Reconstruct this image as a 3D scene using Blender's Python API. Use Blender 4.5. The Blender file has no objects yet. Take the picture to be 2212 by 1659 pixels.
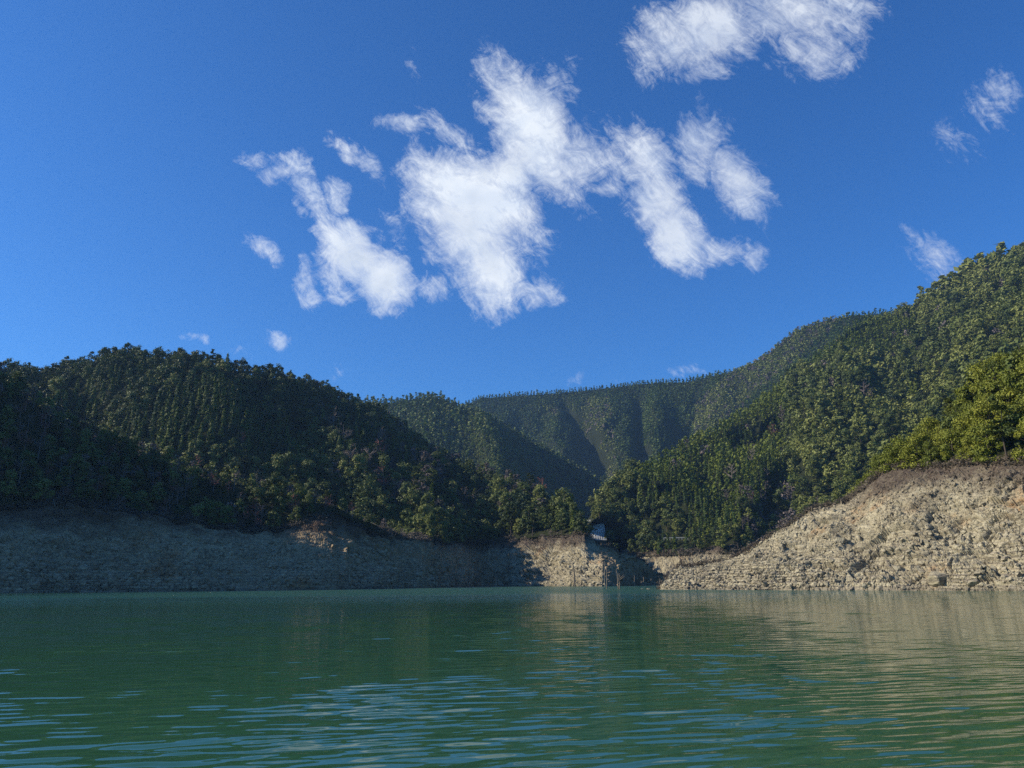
import bpy, bmesh, math, random
import numpy as np
from mathutils import Matrix, Vector
from mathutils.bvhtree import BVHTree

# ------------------------------------------------------------------ camera, sky, sun, exposure
S = bpy.context.scene
C = S.collection
rad = math.radians
FP = 1661.0                       # focal length in units of a 2212 px wide frame
PITCH, ROLL, CAMH = rad(14.5), rad(-0.36), 1.7
cam_d = bpy.data.cameras.new('camera')
cam_d.sensor_width = 36.0
cam_d.lens = 36.0 * FP / 2212.0
cam_d.clip_start = 0.1
cam_d.clip_end = 20000
cam = bpy.data.objects.new('camera', cam_d)
C.objects.link(cam)
RM = Matrix.Rotation(math.pi / 2 + PITCH, 3, 'X') @ Matrix.Rotation(ROLL, 3, 'Z')
cam.matrix_world = Matrix.Translation((0, 0, CAMH)) @ RM.to_4x4()
S.camera = cam
RN = np.array(RM)

SUN_AZ, SUN_EL = -94.0, 30.0       # degrees, azimuth from the viewing direction (+Y), positive to the right
S.view_settings.view_transform = 'Standard'
S.view_settings.look = 'None'
S.view_settings.exposure = 0.5
S.view_settings.gamma = 1.0
S.render.engine = 'CYCLES'
S.cycles.max_bounces = 6
S.cycles.diffuse_bounces = 2
S.cycles.glossy_bounces = 3
S.cycles.transmission_bounces = 2
S.cycles.volume_bounces = 0
S.cycles.use_denoising = False
S.cycles.sample_clamp_indirect = 4.0

sd = bpy.data.lights.new('sun', 'SUN')
sd.energy = 5.0
sd.angle = rad(0.5)
sd.color = (1.0, 0.89, 0.71)
sun = bpy.data.objects.new('sun', sd)
C.objects.link(sun)
a, e = rad(SUN_AZ), rad(SUN_EL)
sv = Vector((math.sin(a) * math.cos(e), math.cos(a) * math.cos(e), math.sin(e)))
sun.rotation_euler = sv.to_track_quat('Z', 'Y').to_euler()


def ray(x, y):
    """direction in the world through point (x, y) of the 2212 px wide frame"""
    x = np.asarray(x, float); y = np.asarray(y, float)
    v = np.stack([x - 1106.0, 829.5 - y, -FP + 0 * x], -1)
    v = v @ RN.T
    return v / np.linalg.norm(v, axis=-1, keepdims=True)


def proj(P):
    q = (np.asarray(P, float) - np.array([0, 0, CAMH])) @ RN
    return 1106 + FP * q[..., 0] / -q[..., 2], 829.5 - FP * q[..., 1] / -q[..., 2]


# (cx, cy, rx, ry, angle, strength) of the cloud banks
CLOUDS = [
 (1020,440,165,130,35,1.0),(1095,365,75,70,0,.9),(955,395,110,85,45,.85),(1060,590,75,95,-15,.9),(1010,520,110,100,40,.9),
 (1160,290,180,85,58,1.0),(1230,340,95,90,40,.75),(1075,165,75,38,50,.55),(1190,200,70,60,80,.5),
 (785,345,80,22,38,.5),(862,258,75,24,3,.58),(970,285,95,26,38,.48),(905,330,60,26,60,.6),
 (560,335,50,32,20,.62),(600,365,55,34,10,.66),(640,345,34,34,60,.55),(660,410,60,30,55,.6),(700,455,55,24,50,.5),(745,435,45,20,70,.42),(850,470,80,24,75,.38),(800,490,50,20,30,.36),
 (765,535,85,60,52,.95),(830,600,75,55,55,1.05),(840,655,40,26,0,.62),(725,590,60,40,40,.5),(660,590,45,26,80,.46),(672,640,24,30,-10,.46),(720,640,22,16,30,.38),(930,625,50,26,20,.5),(950,600,20,14,50,.42),
 (1300,330,110,70,10,.52),(1395,335,75,75,0,.75),(1420,430,80,80,20,.8),(1470,500,70,85,-20,.9),(1310,400,50,28,10,.5),
 (1560,530,95,34,12,.6),(1632,545,28,42,0,.58),(1525,300,75,70,60,.75),(1595,375,100,52,58,.75),(1525,235,24,50,0,.5),
 (1450,90,100,85,0,.72),(1540,50,130,85,0,.8),(1700,25,180,62,0,.72),(1745,95,90,60,0,.62),(1830,10,80,50,0,.5),(1510,150,80,30,0,.55),
 (2165,200,40,50,-40,.38),(2105,260,75,50,-30,.3),(2020,575,60,34,40,.20),(1975,515,26,12,30,.16),
 (602,742,30,26,30,.72),(440,745,36,12,10,.42),(530,768,30,14,20,.36),(712,815,12,20,0,.28),(572,545,42,20,20,.26),(1165,630,42,36,0,.46),
 (1200,840,60,12,-25,.2),(1325,822,22,12,0,.2),(895,130,10,50,0,.14),(1480,808,36,9,0,.14),
]

W = bpy.data.worlds.new('World')
S.world = W
W.use_nodes = True
nt = W.node_tree
for n in list(nt.nodes):
    nt.nodes.remove(n)


class NG:
    """tiny node helper"""
    def __init__(self, tree): self.t = tree
    def n(self, kind, **kw):
        nd = self.t.nodes.new(kind)
        for k, v in kw.items():
            if k == 'ins':
                for i, val in v.items():
                    if hasattr(val, 'is_linked') or hasattr(val, 'links'):
                        self.t.links.new(val, nd.inputs[i])
                    else:
                        nd.inputs[i].default_value = val
            else:
                setattr(nd, k, v)
        return nd
    def m(self, op, a, b=0.0, c=0.0, clamp=False):
        nd = self.n('ShaderNodeMath', operation=op, use_clamp=clamp, ins={0: a, 1: b, 2: c})
        return nd.outputs[0]
    def vm(self, op, a, b=(0, 0, 0), out=0, scale=None):
        nd = self.n('ShaderNodeVectorMath', operation=op, ins={0: a, 1: b})
        if scale is not None: nd.inputs['Scale'].default_value = scale
        return nd.outputs[out]
    def noise(self, vec, scale, detail=4, rough=.5, dist=0.0, out=0):
        nd = self.n('ShaderNodeTexNoise', ins={'Vector': vec, 'Scale': scale, 'Detail': detail, 'Roughness': rough, 'Distortion': dist})
        return nd.outputs[out]
    def ramp(self, fac, stops, interp='LINEAR'):
        nd = self.n('ShaderNodeValToRGB', ins={0: fac})
        nd.color_ramp.interpolation = interp
        el = nd.color_ramp.elements
        while len(el) < len(stops): el.new(0.5)
        for s_, (p, c) in zip(el, stops):
            s_.position = p
            s_.color = (*c, 1) if len(c) == 3 else c
        return nd.outputs[0]
    def mix(self, fac, a, b, blend='MIX'):
        nd = self.n('ShaderNodeMix', data_type='RGBA', blend_type=blend)
        for i, v in ((0, fac), (6, a), (7, b)):
            if hasattr(v, 'links'): self.t.links.new(v, nd.inputs[i])
            else: nd.inputs[i].default_value = (*v, 1) if isinstance(v, tuple) and len(v) == 3 else v
        return nd.outputs[2]
    def remap(self, v, a0, a1, b0, b1, kind='SMOOTHSTEP'):
        nd = self.n('ShaderNodeMapRange', interpolation_type=kind, ins={0: v, 1: a0, 2: a1, 3: b0, 4: b1})
        return nd.outputs[0]


g = NG(nt)
sky = g.n('ShaderNodeTexSky', sky_type='NISHITA', sun_disc=False, sun_elevation=e, sun_rotation=a,
          altitude=300, air_density=1.0, dust_density=0.35, ozone_density=2.6)
SKY_SAT, SKY_STR = 1.05, 0.071
hsv = g.n('ShaderNodeHueSaturation', ins={'Hue': 0.5, 'Saturation': SKY_SAT, 'Value': 1.0, 'Color': sky.outputs[0]})
co = g.n('ShaderNodeTexCoord').outputs['Generated']
sep = g.n('ShaderNodeSeparateXYZ', ins={0: co})
yy = g.m('MAXIMUM', sep.outputs[1], 0.05)
pv = g.n('ShaderNodeCombineXYZ', ins={0: g.m('DIVIDE', sep.outputs[0], yy), 1: g.m('DIVIDE', sep.outputs[2], yy), 2: 1.0}).outputs[0]
flat = g.vm('MULTIPLY', pv, (1, 1, 0))
# streaky domain for wisps running from upper left to lower right
wn = g.noise(flat, 5.0, 3, .55, out=1)
warp = g.vm('SCALE', g.vm('SUBTRACT', wn, (.5, .5, .5)), scale=0.07)
wn2 = g.noise(flat, 22.0, 3, .6, out=1)
warp2 = g.vm('SCALE', g.vm('SUBTRACT', wn2, (.5, .5, .5)), scale=0.022)
wp = g.vm('ADD', pv, g.vm('MULTIPLY', g.vm('ADD', warp, warp2), (1, 1, 0)))
acc = None


def gno(x, y):
    d = ray(x, y)
    return d[0] / d[1], d[2] / d[1]


for cx, cy, rx, ry, an, st in CLOUDS:
    t_ = rad(an)
    p0 = gno(cx, cy)
    pa = gno(cx + rx * math.cos(t_), cy + rx * math.sin(t_))
    pb = gno(cx - ry * math.sin(t_), cy + ry * math.cos(t_))
    Mx = np.linalg.inv(np.array([[pa[0] - p0[0], pb[0] - p0[0]], [pa[1] - p0[1], pb[1] - p0[1]]]) * 1.13)
    of = -Mx @ np.array(p0)
    u = g.vm('DOT_PRODUCT', wp, (Mx[0, 0], Mx[0, 1], of[0]), out=1)
    v = g.vm('DOT_PRODUCT', wp, (Mx[1, 0], Mx[1, 1], of[1]), out=1)
    r2 = g.m('MULTIPLY_ADD', u, u, g.m('MULTIPLY', v, v))
    f = g.m('MULTIPLY_ADD', r2, -0.90 * st, st * 1.0 + .02)
    acc = f if acc is None else g.m('SMOOTH_MAX', acc, f, 0.12)
# rotate + stretch for streaks
rotm = g.n('ShaderNodeMapping', vector_type='TEXTURE', ins={0: g.vm('ADD', flat, g.vm('SCALE', warp, scale=.9)), 2: (0, 0, rad(-50)), 3: (2.3, .85, 1)}).outputs[0]
n1 = g.noise(rotm, 9.0, 10, .70, .4)
n2 = g.noise(flat, 30.0, 9, .74, 1.6)
n3 = g.noise(g.vm('ADD', rotm, (3, 7, 0)), 34.0, 8, .75, .8)
nn = g.m('ADD', g.m('MULTIPLY', g.m('SUBTRACT', n1, .5), 2.2), g.m('ADD', g.m('MULTIPLY', g.m('SUBTRACT', n2, .5), 1.3), g.m('MULTIPLY', g.m('SUBTRACT', n3, .5), .85)))
# solid cores keep their body, thin parts are torn into fibres
dens = g.m('ADD', acc, g.m('MULTIPLY', nn, g.remap(acc, .25, 1.0, 1.15, .55)))
alpha = g.remap(dens, 0.10, 0.98, 0, 1, 'LINEAR')
alpha = g.m('POWER', alpha, 1.4)
# the clouds farther from the sun are thinner veils
alpha = g.m('MULTIPLY', alpha, g.remap(g.n('ShaderNodeSeparateXYZ', ins={0: flat}).outputs[0], .05, .40, 1.0, .80))
front = g.m('GREATER_THAN', sep.outputs[1], 0.06)
alpha = g.m('MULTIPLY', g.m('MULTIPLY', alpha, front), 0.985)
# self-shading painted by density: cloud cores turn a little grey, thin rims stay white
core = g.m('MULTIPLY', g.remap(dens, 0.6, 1.3, 0, .7), g.remap(g.noise(flat, 8.0, 4, .5), .44, .66, 0, 1))
CW = 10.2
body = g.mix(g.remap(g.noise(wp, 12.0, 7, .6), .40, .66, 0, .55), (CW * .92, CW * .97, CW * 1.03), (CW * .66, CW * .76, CW * .92))
ccol = g.mix(core, body, (CW * .47, CW * .55, CW * .70))
# the upper right clouds are thinner and bluer
skyc = g.vm('MULTIPLY', hsv.outputs[0], (.37, .93, 1.60))
fin = g.mix(alpha, skyc, ccol)
bg = g.n('ShaderNodeBackground', ins={0: fin, 1: SKY_STR})
wo = g.n('ShaderNodeOutputWorld', ins={0: bg.outputs[0]})
W.cycles.sampling_method = 'MANUAL'
W.cycles.sample_map_resolution = 512

# ------------------------------------------------------------------ numpy helpers
rng = np.random.default_rng(11)


def hsh(i, j, s):
    h = (i.astype(np.int64) * 374761393 + j.astype(np.int64) * 668265263 + s * 1442695041) & 0xFFFFFFFF
    h = ((h ^ (h >> 13)) * 1274126177) & 0xFFFFFFFF
    h = ((h ^ (h >> 16)) * 2246822519) & 0xFFFFFFFF
    return ((h ^ (h >> 15)) & 0xFFFFFF) / float(0xFFFFFF)


def vnoise(x, y, s=0):
    i = np.floor(x); j = np.floor(y)
    fx = x - i; fy = y - j
    i = i.astype(np.int64); j = j.astype(np.int64)
    ux = fx * fx * (3 - 2 * fx); uy = fy * fy * (3 - 2 * fy)
    a_ = hsh(i, j, s); b_ = hsh(i + 1, j, s); c_ = hsh(i, j + 1, s); d_ = hsh(i + 1, j + 1, s)
    return (a_ * (1 - ux) + b_ * ux) * (1 - uy) + (c_ * (1 - ux) + d_ * ux) * uy


def fbm(x, y, oct=4, s=0, gain=.5):
    t = 0; am = 1; tot = 0
    for k in range(oct):
        t = t + am * (vnoise(x, y, s + k * 7) - .5); tot += am
        x = x * 2.03 + 11.3; y = y * 2.03 - 7.1; am *= gain
    return t / tot * 2


def cells(x, y, s):
    """blocky rock: a tilted plane for every voronoi cell, with a crevice at its rim"""
    i0 = np.floor(x).astype(np.int64); j0 = np.floor(y).astype(np.int64)
    f1 = np.full(x.shape, 9.0); f2 = np.full(x.shape, 9.0)
    h = np.zeros(x.shape)
    for di in (-1, 0, 1):
        for dj in (-1, 0, 1):
            i = i0 + di; j = j0 + dj
            px = i + hsh(i, j, s); py = j + hsh(i, j, s + 1)
            dx = x - px; dy = y - py
            d = np.hypot(dx, dy)
            hh = (hsh(i, j, s + 2) - .5) + dx * (hsh(i, j, s + 3) - .5) * 1.6 + dy * (hsh(i, j, s + 4) - .5) * 1.6
            nb = d < f1
            f2 = np.where(nb, f1, np.minimum(f2, d))
            h = np.where(nb, hh, h)
            f1 = np.where(nb, d, f1)
    cr = np.clip((f2 - f1) / .16, 0, 1)
    return h - .45 * (1 - cr) ** 2


def mesh_obj(name, V, F, mats, parent=None, smooth=False, midx=None, tint=None, kind=None):
    V = np.ascontiguousarray(V, dtype=np.float32); F = np.ascontiguousarray(F, dtype=np.int32)
    k = F.shape[1]
    me = bpy.data.meshes.new(name)
    me.vertices.add(len(V)); me.vertices.foreach_set('co', V.ravel())
    me.loops.add(F.size); me.loops.foreach_set('vertex_index', F.ravel())
    me.polygons.add(len(F)); me.polygons.foreach_set('loop_start', np.arange(0, F.size, k, dtype=np.int32))
    me.polygons.foreach_set('loop_total', np.full(len(F), k, np.int32))
    if midx is not None: me.polygons.foreach_set('material_index', np.asarray(midx, np.int32))
    me.polygons.foreach_set('use_smooth', np.full(len(F), smooth, bool))
    for m_ in mats: me.materials.append(m_)
    if tint is not None:
        at = me.attributes.new('tint', 'FLOAT', 'POINT')
        at.data.foreach_set('value', np.asarray(tint, np.float32))
    me.update(calc_edges=True)
    o = bpy.data.objects.new(name, me)
    C.objects.link(o)
    if parent is not None: o.parent = parent
    if kind: o['kind'] = kind
    return o


def tag(o, label, cat, group=None, kind=None):
    o['label'] = label; o['category'] = cat
    if group: o['group'] = group
    if kind: o['kind'] = kind
    return o


def grid_faces(nv, nu):
    i = np.arange(nv - 1)[:, None] * nu + np.arange(nu - 1)[None, :]
    return np.stack([i, i + 1, i + nu + 1, i + nu], -1).reshape(-1, 4)


# ------------------------------------------------------------------ materials
def new_mat(name):
    m = bpy.data.materials.new(name); m.use_nodes = True
    t = m.node_tree
    for n in list(t.nodes): t.nodes.remove(n)
    return m, NG(t)


def out(gm, sh, disp=None):
    o = gm.n('ShaderNodeOutputMaterial', ins={0: sh})
    return o


def leaf_mat(name, dark, mid, light, sss=.16, spread=.7):
    m, q = new_mat(name)
    at = q.n('ShaderNodeAttribute', attribute_name='tint').outputs['Fac']
    oi = q.n('ShaderNodeObjectInfo').outputs['Random']
    t = q.m('ADD', at, q.m('MULTIPLY', q.m('SUBTRACT', oi, .5), spread))
    col = q.ramp(t, [(0.0, dark), (0.5, mid), (1.0, light)])
    d = q.n('ShaderNodeBsdfPrincipled', ins={'Base Color': col, 'Roughness': .55, 'Specular IOR Level': .25})
    tr = q.n('ShaderNodeBsdfTranslucent', ins={0: q.mix(.5, col, (.10, .13, .01))})
    mx = q.n('ShaderNodeMixShader', ins={0: sss, 1: d.outputs[0], 2: tr.outputs[0]})
    out(q, mx.outputs[0])
    return m


M_CED = leaf_mat('conifer_needles', (.018, .040, .013), (.064, .104, .016), (.165, .195, .026))
M_BRD = leaf_mat('evergreen_leaves', (.026, .046, .016), (.094, .122, .026), (.22, .235, .058))
M_YEL = leaf_mat('yellow_green_leaves', (.050, .070, .012), (.15, .175, .020), (.30, .30, .036), .2)
M_RUST = leaf_mat('rust_leaves', (.10, .035, .025), (.16, .055, .035), (.24, .10, .05), .2)


def bark_mat(name, a_, b_):
    m, q = new_mat(name)
    tc = q.n('ShaderNodeTexCoord').outputs['Object']
    n_ = q.noise(q.vm('MULTIPLY', tc, (1, 1, .2)), 6, 4)
    oi = q.n('ShaderNodeObjectInfo').outputs['Random']
    d = q.n('ShaderNodeBsdfPrincipled', ins={'Base Color': q.mix(q.m('ADD', q.m('MULTIPLY', n_, .7), q.m('MULTIPLY', oi, .3)), a_, b_), 'Roughness': .9, 'Specular IOR Level': .1})
    out(q, d.outputs[0])
    return m


M_BARK = bark_mat('bark', (.035, .028, .022), (.12, .10, .08))
M_TWIG = bark_mat('bare_twigs', (.075, .062, .058), (.20, .165, .15))
M_TWIGR = bark_mat('reddish_twigs', (.14, .055, .05), (.24, .11, .09))
M_SNAG = bark_mat('weathered_wood', (.07, .058, .045), (.30, .26, .20))


def rock_mat():
    m, q = new_mat('reservoir_rock')
    geo = q.n('ShaderNodeNewGeometry')
    P = geo.outputs['Position']
    z = q.n('ShaderNodeSeparateXYZ', ins={0: P}).outputs[2]
    n1 = q.noise(P, .12, 5, .6)
    n2 = q.noise(P, .9, 6, .65)
    n3 = q.noise(P, 5.0, 4, .6)
    t = q.m('ADD', q.m('MULTIPLY', n1, .35), q.m('ADD', q.m('MULTIPLY', n2, .4), q.m('MULTIPLY', n3, .25)))
    col = q.ramp(t, [(.30, (.09, .077, .055)), (.43, (.255, .222, .150)), (.55, (.40, .355, .240)), (.72, (.56, .50, .35))])
    # ochre staining in patches
    st = q.m('MULTIPLY', q.remap(q.noise(P, .055, 3, .6), .58, .70, 0, 1), q.remap(n2, .4, .6, 0, .8))
    col = q.mix(st, col, (.36, .20, .085))
    # bedding: thin dark partings that dip gently
    bd = q.noise(q.vm('MULTIPLY', q.vm('ADD', P, q.vm('SCALE', q.noise(P, .25, 2, .5, out=1), scale=3.0)), (.13, .13, 1.25)), 1.0, 5, .62)
    bl = q.remap(q.m('ABSOLUTE', q.m('SUBTRACT', bd, .5)), 0.0, .035, .62, 0)
    col = q.mix(bl, col, (.07, .058, .045))
    bk = q.remap(q.noise(P, 1.7, 6, .75), .56, .72, 0, .6)
    col = q.mix(bk, col, (.12, .10, .08))
    # dried water lines: thin bands that follow the height
    wv = q.m('ADD', q.m('MULTIPLY', z, 7.0), q.m('MULTIPLY', n1, 6.0))
    ln = q.remap(q.m('SINE', wv), .5, 1.0, 0, .5)
    ln = q.m('MULTIPLY', ln, q.remap(z, 5, 13, 1.25, .3))
    col = q.mix(ln, col, (.17, .145, .115))
    # dark, root-matted band under the old tree line
    zz = q.m('ADD', z, q.m('MULTIPLY', q.m('SUBTRACT', q.noise(P, .10, 5, .6), .5), 16.0))
    tb = q.remap(zz, 15.5, 23.5, 0, .95)
    tb = q.m('MULTIPLY', tb, q.remap(n2, .3, .7, 1, .78))
    col = q.mix(tb, col, (.062, .044, .036))
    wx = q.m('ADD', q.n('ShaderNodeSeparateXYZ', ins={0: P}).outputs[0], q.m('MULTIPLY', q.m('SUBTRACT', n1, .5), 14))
    col = q.mix(q.remap(wx, -12, 4, .85, 0), col, q.mix(1.0, col, (1.0, .86, .74), 'MULTIPLY'))  # left bank's own rock tone, plus a warm shade colour painted in
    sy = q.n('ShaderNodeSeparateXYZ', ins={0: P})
    flank_shade = q.m('MULTIPLY', q.remap(sy.outputs[0], 37, 47, 0, .9), q.remap(sy.outputs[1], 290, 325, 0, 1))  # browner shade colour painted into the rock point's right flank
    flank_shade = q.m('MULTIPLY', flank_shade, q.remap(sy.outputs[1], 470, 500, 1, 0))
    col = q.mix(flank_shade, col, q.mix(1.0, col, (1.0, .82, .68), 'MULTIPLY'))
    wet = q.remap(z, .15, .8, .5, 0)
    col = q.mix(wet, col, (.12, .10, .08))
    bmp = q.n('ShaderNodeBump', ins={'Strength': .8, 'Distance': .35, 'Height': q.m('ADD', q.m('MULTIPLY', n2, .8), q.m('MULTIPLY', n3, .35))})
    d = q.n('ShaderNodeBsdfPrincipled', ins={'Base Color': col, 'Roughness': .92, 'Specular IOR Level': .15, 'Normal': bmp.outputs[0]})
    out(q, d.outputs[0])
    return m


M_ROCK = rock_mat()


def soil_mat():
    m, q = new_mat('forest_floor')
    P = q.n('ShaderNodeNewGeometry').outputs['Position']
    n_ = q.noise(P, .3, 6, .6)
    col = q.ramp(n_, [(.3, (.012, .016, .007)), (.6, (.024, .028, .012)), (.85, (.05, .046, .028))])
    d = q.n('ShaderNodeBsdfPrincipled', ins={'Base Color': col, 'Roughness': 1.0, 'Specular IOR Level': .05})
    out(q, d.outputs[0])
    return m


M_SOIL = soil_mat()

# ------------------------------------------------------------------ lofted hillsides
BVH = {}
GR = {}


def rowpts(row, X):
    """row: list of (x, dist, kind, value); kind 'y' frame height, 'z' metres, 't' tree-top height in the frame of trees value2 tall"""
    xs = np.array([r[0] for r in row], float)
    ds = np.interp(X, xs, [r[1] for r in row])
    ys, zs = [], []
    k = row[0][2]
    if k == 'z':
        Z = np.interp(X, xs, [r[3] for r in row])
        d0 = ray(X, np.full_like(X, 1259.0))
        az = np.arctan2(d0[:, 0], d0[:, 1])
    else:
        Y = np.interp(X, xs, [r[3] for r in row])
        d0 = ray(X, Y)
        az = np.arctan2(d0[:, 0], d0[:, 1])
        Z = CAMH + ds * d0[:, 2] / np.hypot(d0[:, 0], d0[:, 1])
        if k == 't':
            Z = Z - np.interp(X, xs, [r[4] for r in row])
    return np.stack([np.sin(az) * ds, np.cos(az) * ds, Z], -1)


def loft(rows, counts, x0, x1, nu):
    X = np.linspace(x0, x1, nu)
    Rr = [rowpts(r, X) for r in rows]
    seg = []
    for a_, b_, n_ in zip(Rr[:-1], Rr[1:], counts):
        t = np.linspace(0, 1, n_ + 1)[:-1, None, None]
        seg.append(a_[None] * (1 - t) + b_[None] * t)
    seg.append(Rr[-1][None])
    G = np.concatenate(seg, 0)
    rv = np.concatenate([np.linspace(k, k + 1, n_ + 1)[:-1] for k, n_ in enumerate(counts)] + [[len(counts)]])
    return G, X, rv


def normals(G):
    du = np.gradient(G, axis=1); dv = np.gradient(G, axis=0)
    n_ = np.cross(du, dv)
    l_ = np.linalg.norm(n_, axis=-1, keepdims=True)
    n_ = n_ / np.maximum(l_, 1e-9)
    return n_


def smooth_v(G, it):
    for _ in range(it):
        G[1:-1] = .25 * G[:-2] + .5 * G[1:-1] + .25 * G[2:]
    return G


def smooth_u(G, it):
    for _ in range(it):
        G[:, 1:-1] = .25 * G[:, :-2] + .5 * G[:, 1:-1] + .25 * G[:, 2:]
    return G


def rocky(G, rv, amp=1.0, dip=25, stretch=2.2, seed=3, fine=1.0, steps=.34):
    s = np.concatenate([[0], np.cumsum(np.linalg.norm(np.diff(G[len(rv) // 3], axis=0), axis=1))])[None, :] + 0 * G[..., 0]
    t = np.cumsum(np.concatenate([np.zeros((1, G.shape[1])), np.linalg.norm(np.diff(G, axis=0), axis=2)], 0), 0)
    c_, s_ = math.cos(rad(dip)), math.sin(rad(dip))
    w = fbm(s / 9, t / 9, 3, seed + 90) * 3.0
    w2 = fbm(s / 2.2, t / 2.2, 3, seed + 91) * .8
    ss = s + w + w2; tt = t - w * .7 + w2
    a_ = (ss * c_ + tt * s_) / stretch; b_ = (-ss * s_ + tt * c_)
    D = fbm(s / 34, t / 60, 3, seed) * 3.2
    D += np.abs(fbm(s / 11, t / 30, 3, seed + 5)) * -3.0
    big = np.clip(fbm(s / 25, t / 25, 2, seed + 40) * 1.6 + .55, .1, 1.2)
    rdg = lambda x_, y_, o_, k_: 1 - 2 * np.abs(fbm(x_, y_, o_, k_))
    D += cells(a_ / 5.0, b_ / 3.6, seed + 1) * 1.35 * big
    D += rdg(a_ / 3.4, b_ / 2.2, 3, seed + 11) * .55
    D += cells(a_ / 1.7, b_ / 1.2, seed + 20) * .62 * big
    D += rdg(a_ / 1.2, b_ / .8, 3, seed + 12) * .30
    D += cells(ss / .62, tt / .5, seed + 30) * .30 * fine
    D += fbm(s / .5, t / .5, 2, seed + 33) * .12
    n_ = normals(smooth_u(smooth_v(G.copy(), 6), 6))
    if n_[..., 2].mean() < 0: n_ = -n_
    w_ = np.clip(rv - .6, 0, 1)[:, None]
    wt = np.clip((rv - .75) / .35, 0.12, 1)[:, None]
    G = G + n_ * (D * amp * wt)[..., None]
    # step-like old shorelines
    z = G[..., 2]
    st = (z + fbm(s / 14, t / 14, 2, seed + 60) * .9 + fbm(s / 3, t / 3, 2, seed + 62) * .3) / .55
    saw = (st - np.floor(st))
    k = np.clip(1.4 - z / 6.0, .0, 1) * steps * np.clip(fbm(s / 18, t / 50, 2, seed + 61) * 2.4 + .5, 0, 1)
    nh = n_.copy(); nh[..., 2] = 0
    nh /= np.maximum(np.linalg.norm(nh, axis=-1, keepdims=True), 1e-6)
    G = G + nh * (k * (1 - saw))[..., None] * amp
    return G


def register(name, G):
    nv, nu = G.shape[:2]
    F = grid_faces(nv, nu)
    BVH[name] = BVHTree.FromPolygons(G.reshape(-1, 3).tolist(), F.tolist(), all_triangles=False)


def terrain(name, G, mat, reg=None, smooth=False):
    nv, nu = G.shape[:2]
    o = mesh_obj(name, G.reshape(-1, 3), grid_faces(nv, nu), [mat], smooth=smooth, kind='structure')
    if reg:
        st = max(1, nv // 160), max(1, nu // 420)
        iv = np.unique(np.r_[np.arange(0, nv, st[0]), nv - 1]); iu = np.unique(np.r_[np.arange(0, nu, st[1]), nu - 1])
        register(reg, G[np.ix_(iv, iu)])
    return o


# ---- west bank (left shore and the sunlit rock point in the middle)
wb_water = [(-900, 215), (-600, 225), (0, 243), (300, 246), (600, 247), (720, 256), (820, 275), (924, 318), (1000, 385), (1040, 410), (1090, 402),
            (1125, 393), (1200, 374), (1270, 354), (1300, 346), (1335, 354), (1352, 384), (1382, 418), (1445, 450), (1500, 480)]
wb_tree = [(-900, 262, 1000), (-600, 270, 1040), (0, 287, 1086), (170, 289, 1092), (300, 291, 1122), (480, 292, 1150), (600, 298, 1150), (720, 310, 1098), (782, 320, 1130),
           (823, 326, 1147), (924, 358, 1172), (1000, 425, 1177), (1040, 452, 1178), (1090, 442, 1172), (1123, 433, 1158), (1200, 415, 1149), (1240, 402, 1150), (1262, 399, 1149), (1300, 408, 1168),
           (1350, 424, 1192), (1400, 440, 1224), (1445, 462, 1250), (1500, 490, 1275)]
rows = [[(x, d - 8, 'z', -4) for x, d in wb_water], [(x, d, 'z', 0) for x, d in wb_water],
        [(x, d, 'y', y) for x, d, y in wb_tree], [(x, d + (10 if x < 1265 else 26), 'y', y - (14 if x < 1230 else -30)) for x, d, y in wb_tree]]
G, X, rv = loft(rows, [10, 170, 24], -900, 1500, 2100)
Gs = G.copy(); WB = rocky(G, rv, amp=1.15, dip=-28, stretch=2.8, seed=3, steps=.75)
G2, _, rv2 = loft(rows, [4, 60, 6], -900, 1500, 500)
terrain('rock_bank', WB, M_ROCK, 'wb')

# ---- near bank on the right
eb_water = [(1385, 205), (1435, 187), (1520, 176), (1600, 170), (1800, 161), (2000, 151), (2212, 140), (2600, 128), (3000, 118)]
eb_top = [(1385, 212, 1300), (1435, 190, 1275), (1452, 196, 1250), (1470, 199, 1234), (1520, 200, 1224), (1560, 199, 1211), (1600, 198, 1192), (1640, 198, 1166), (1700, 198, 1131), (1800, 200, 1078),
          (1900, 198, 1022), (1950, 194, 1004), (2080, 184, 1000), (2212, 174, 992), (2600, 162, 960), (3000, 150, 960)]
rows = [[(x, d - 8, 'z', -4) for x, d in eb_water], [(x, d, 'z', 0) for x, d in eb_water],
        [(x, d, 'y', y) for x, d, y in eb_top],
        [(x, d + (14 if x < 1900 else 9), 'y', y + (30 if x < 1900 else -6)) for x, d, y in eb_top]]
G, X, rv = loft(rows, [10, 330, 30], 1385, 3000, 1500)
EB = rocky(G, rv, amp=.95, dip=18, stretch=1.5, seed=77)
terrain('rock_bank', EB, M_ROCK, 'eb')

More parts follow.
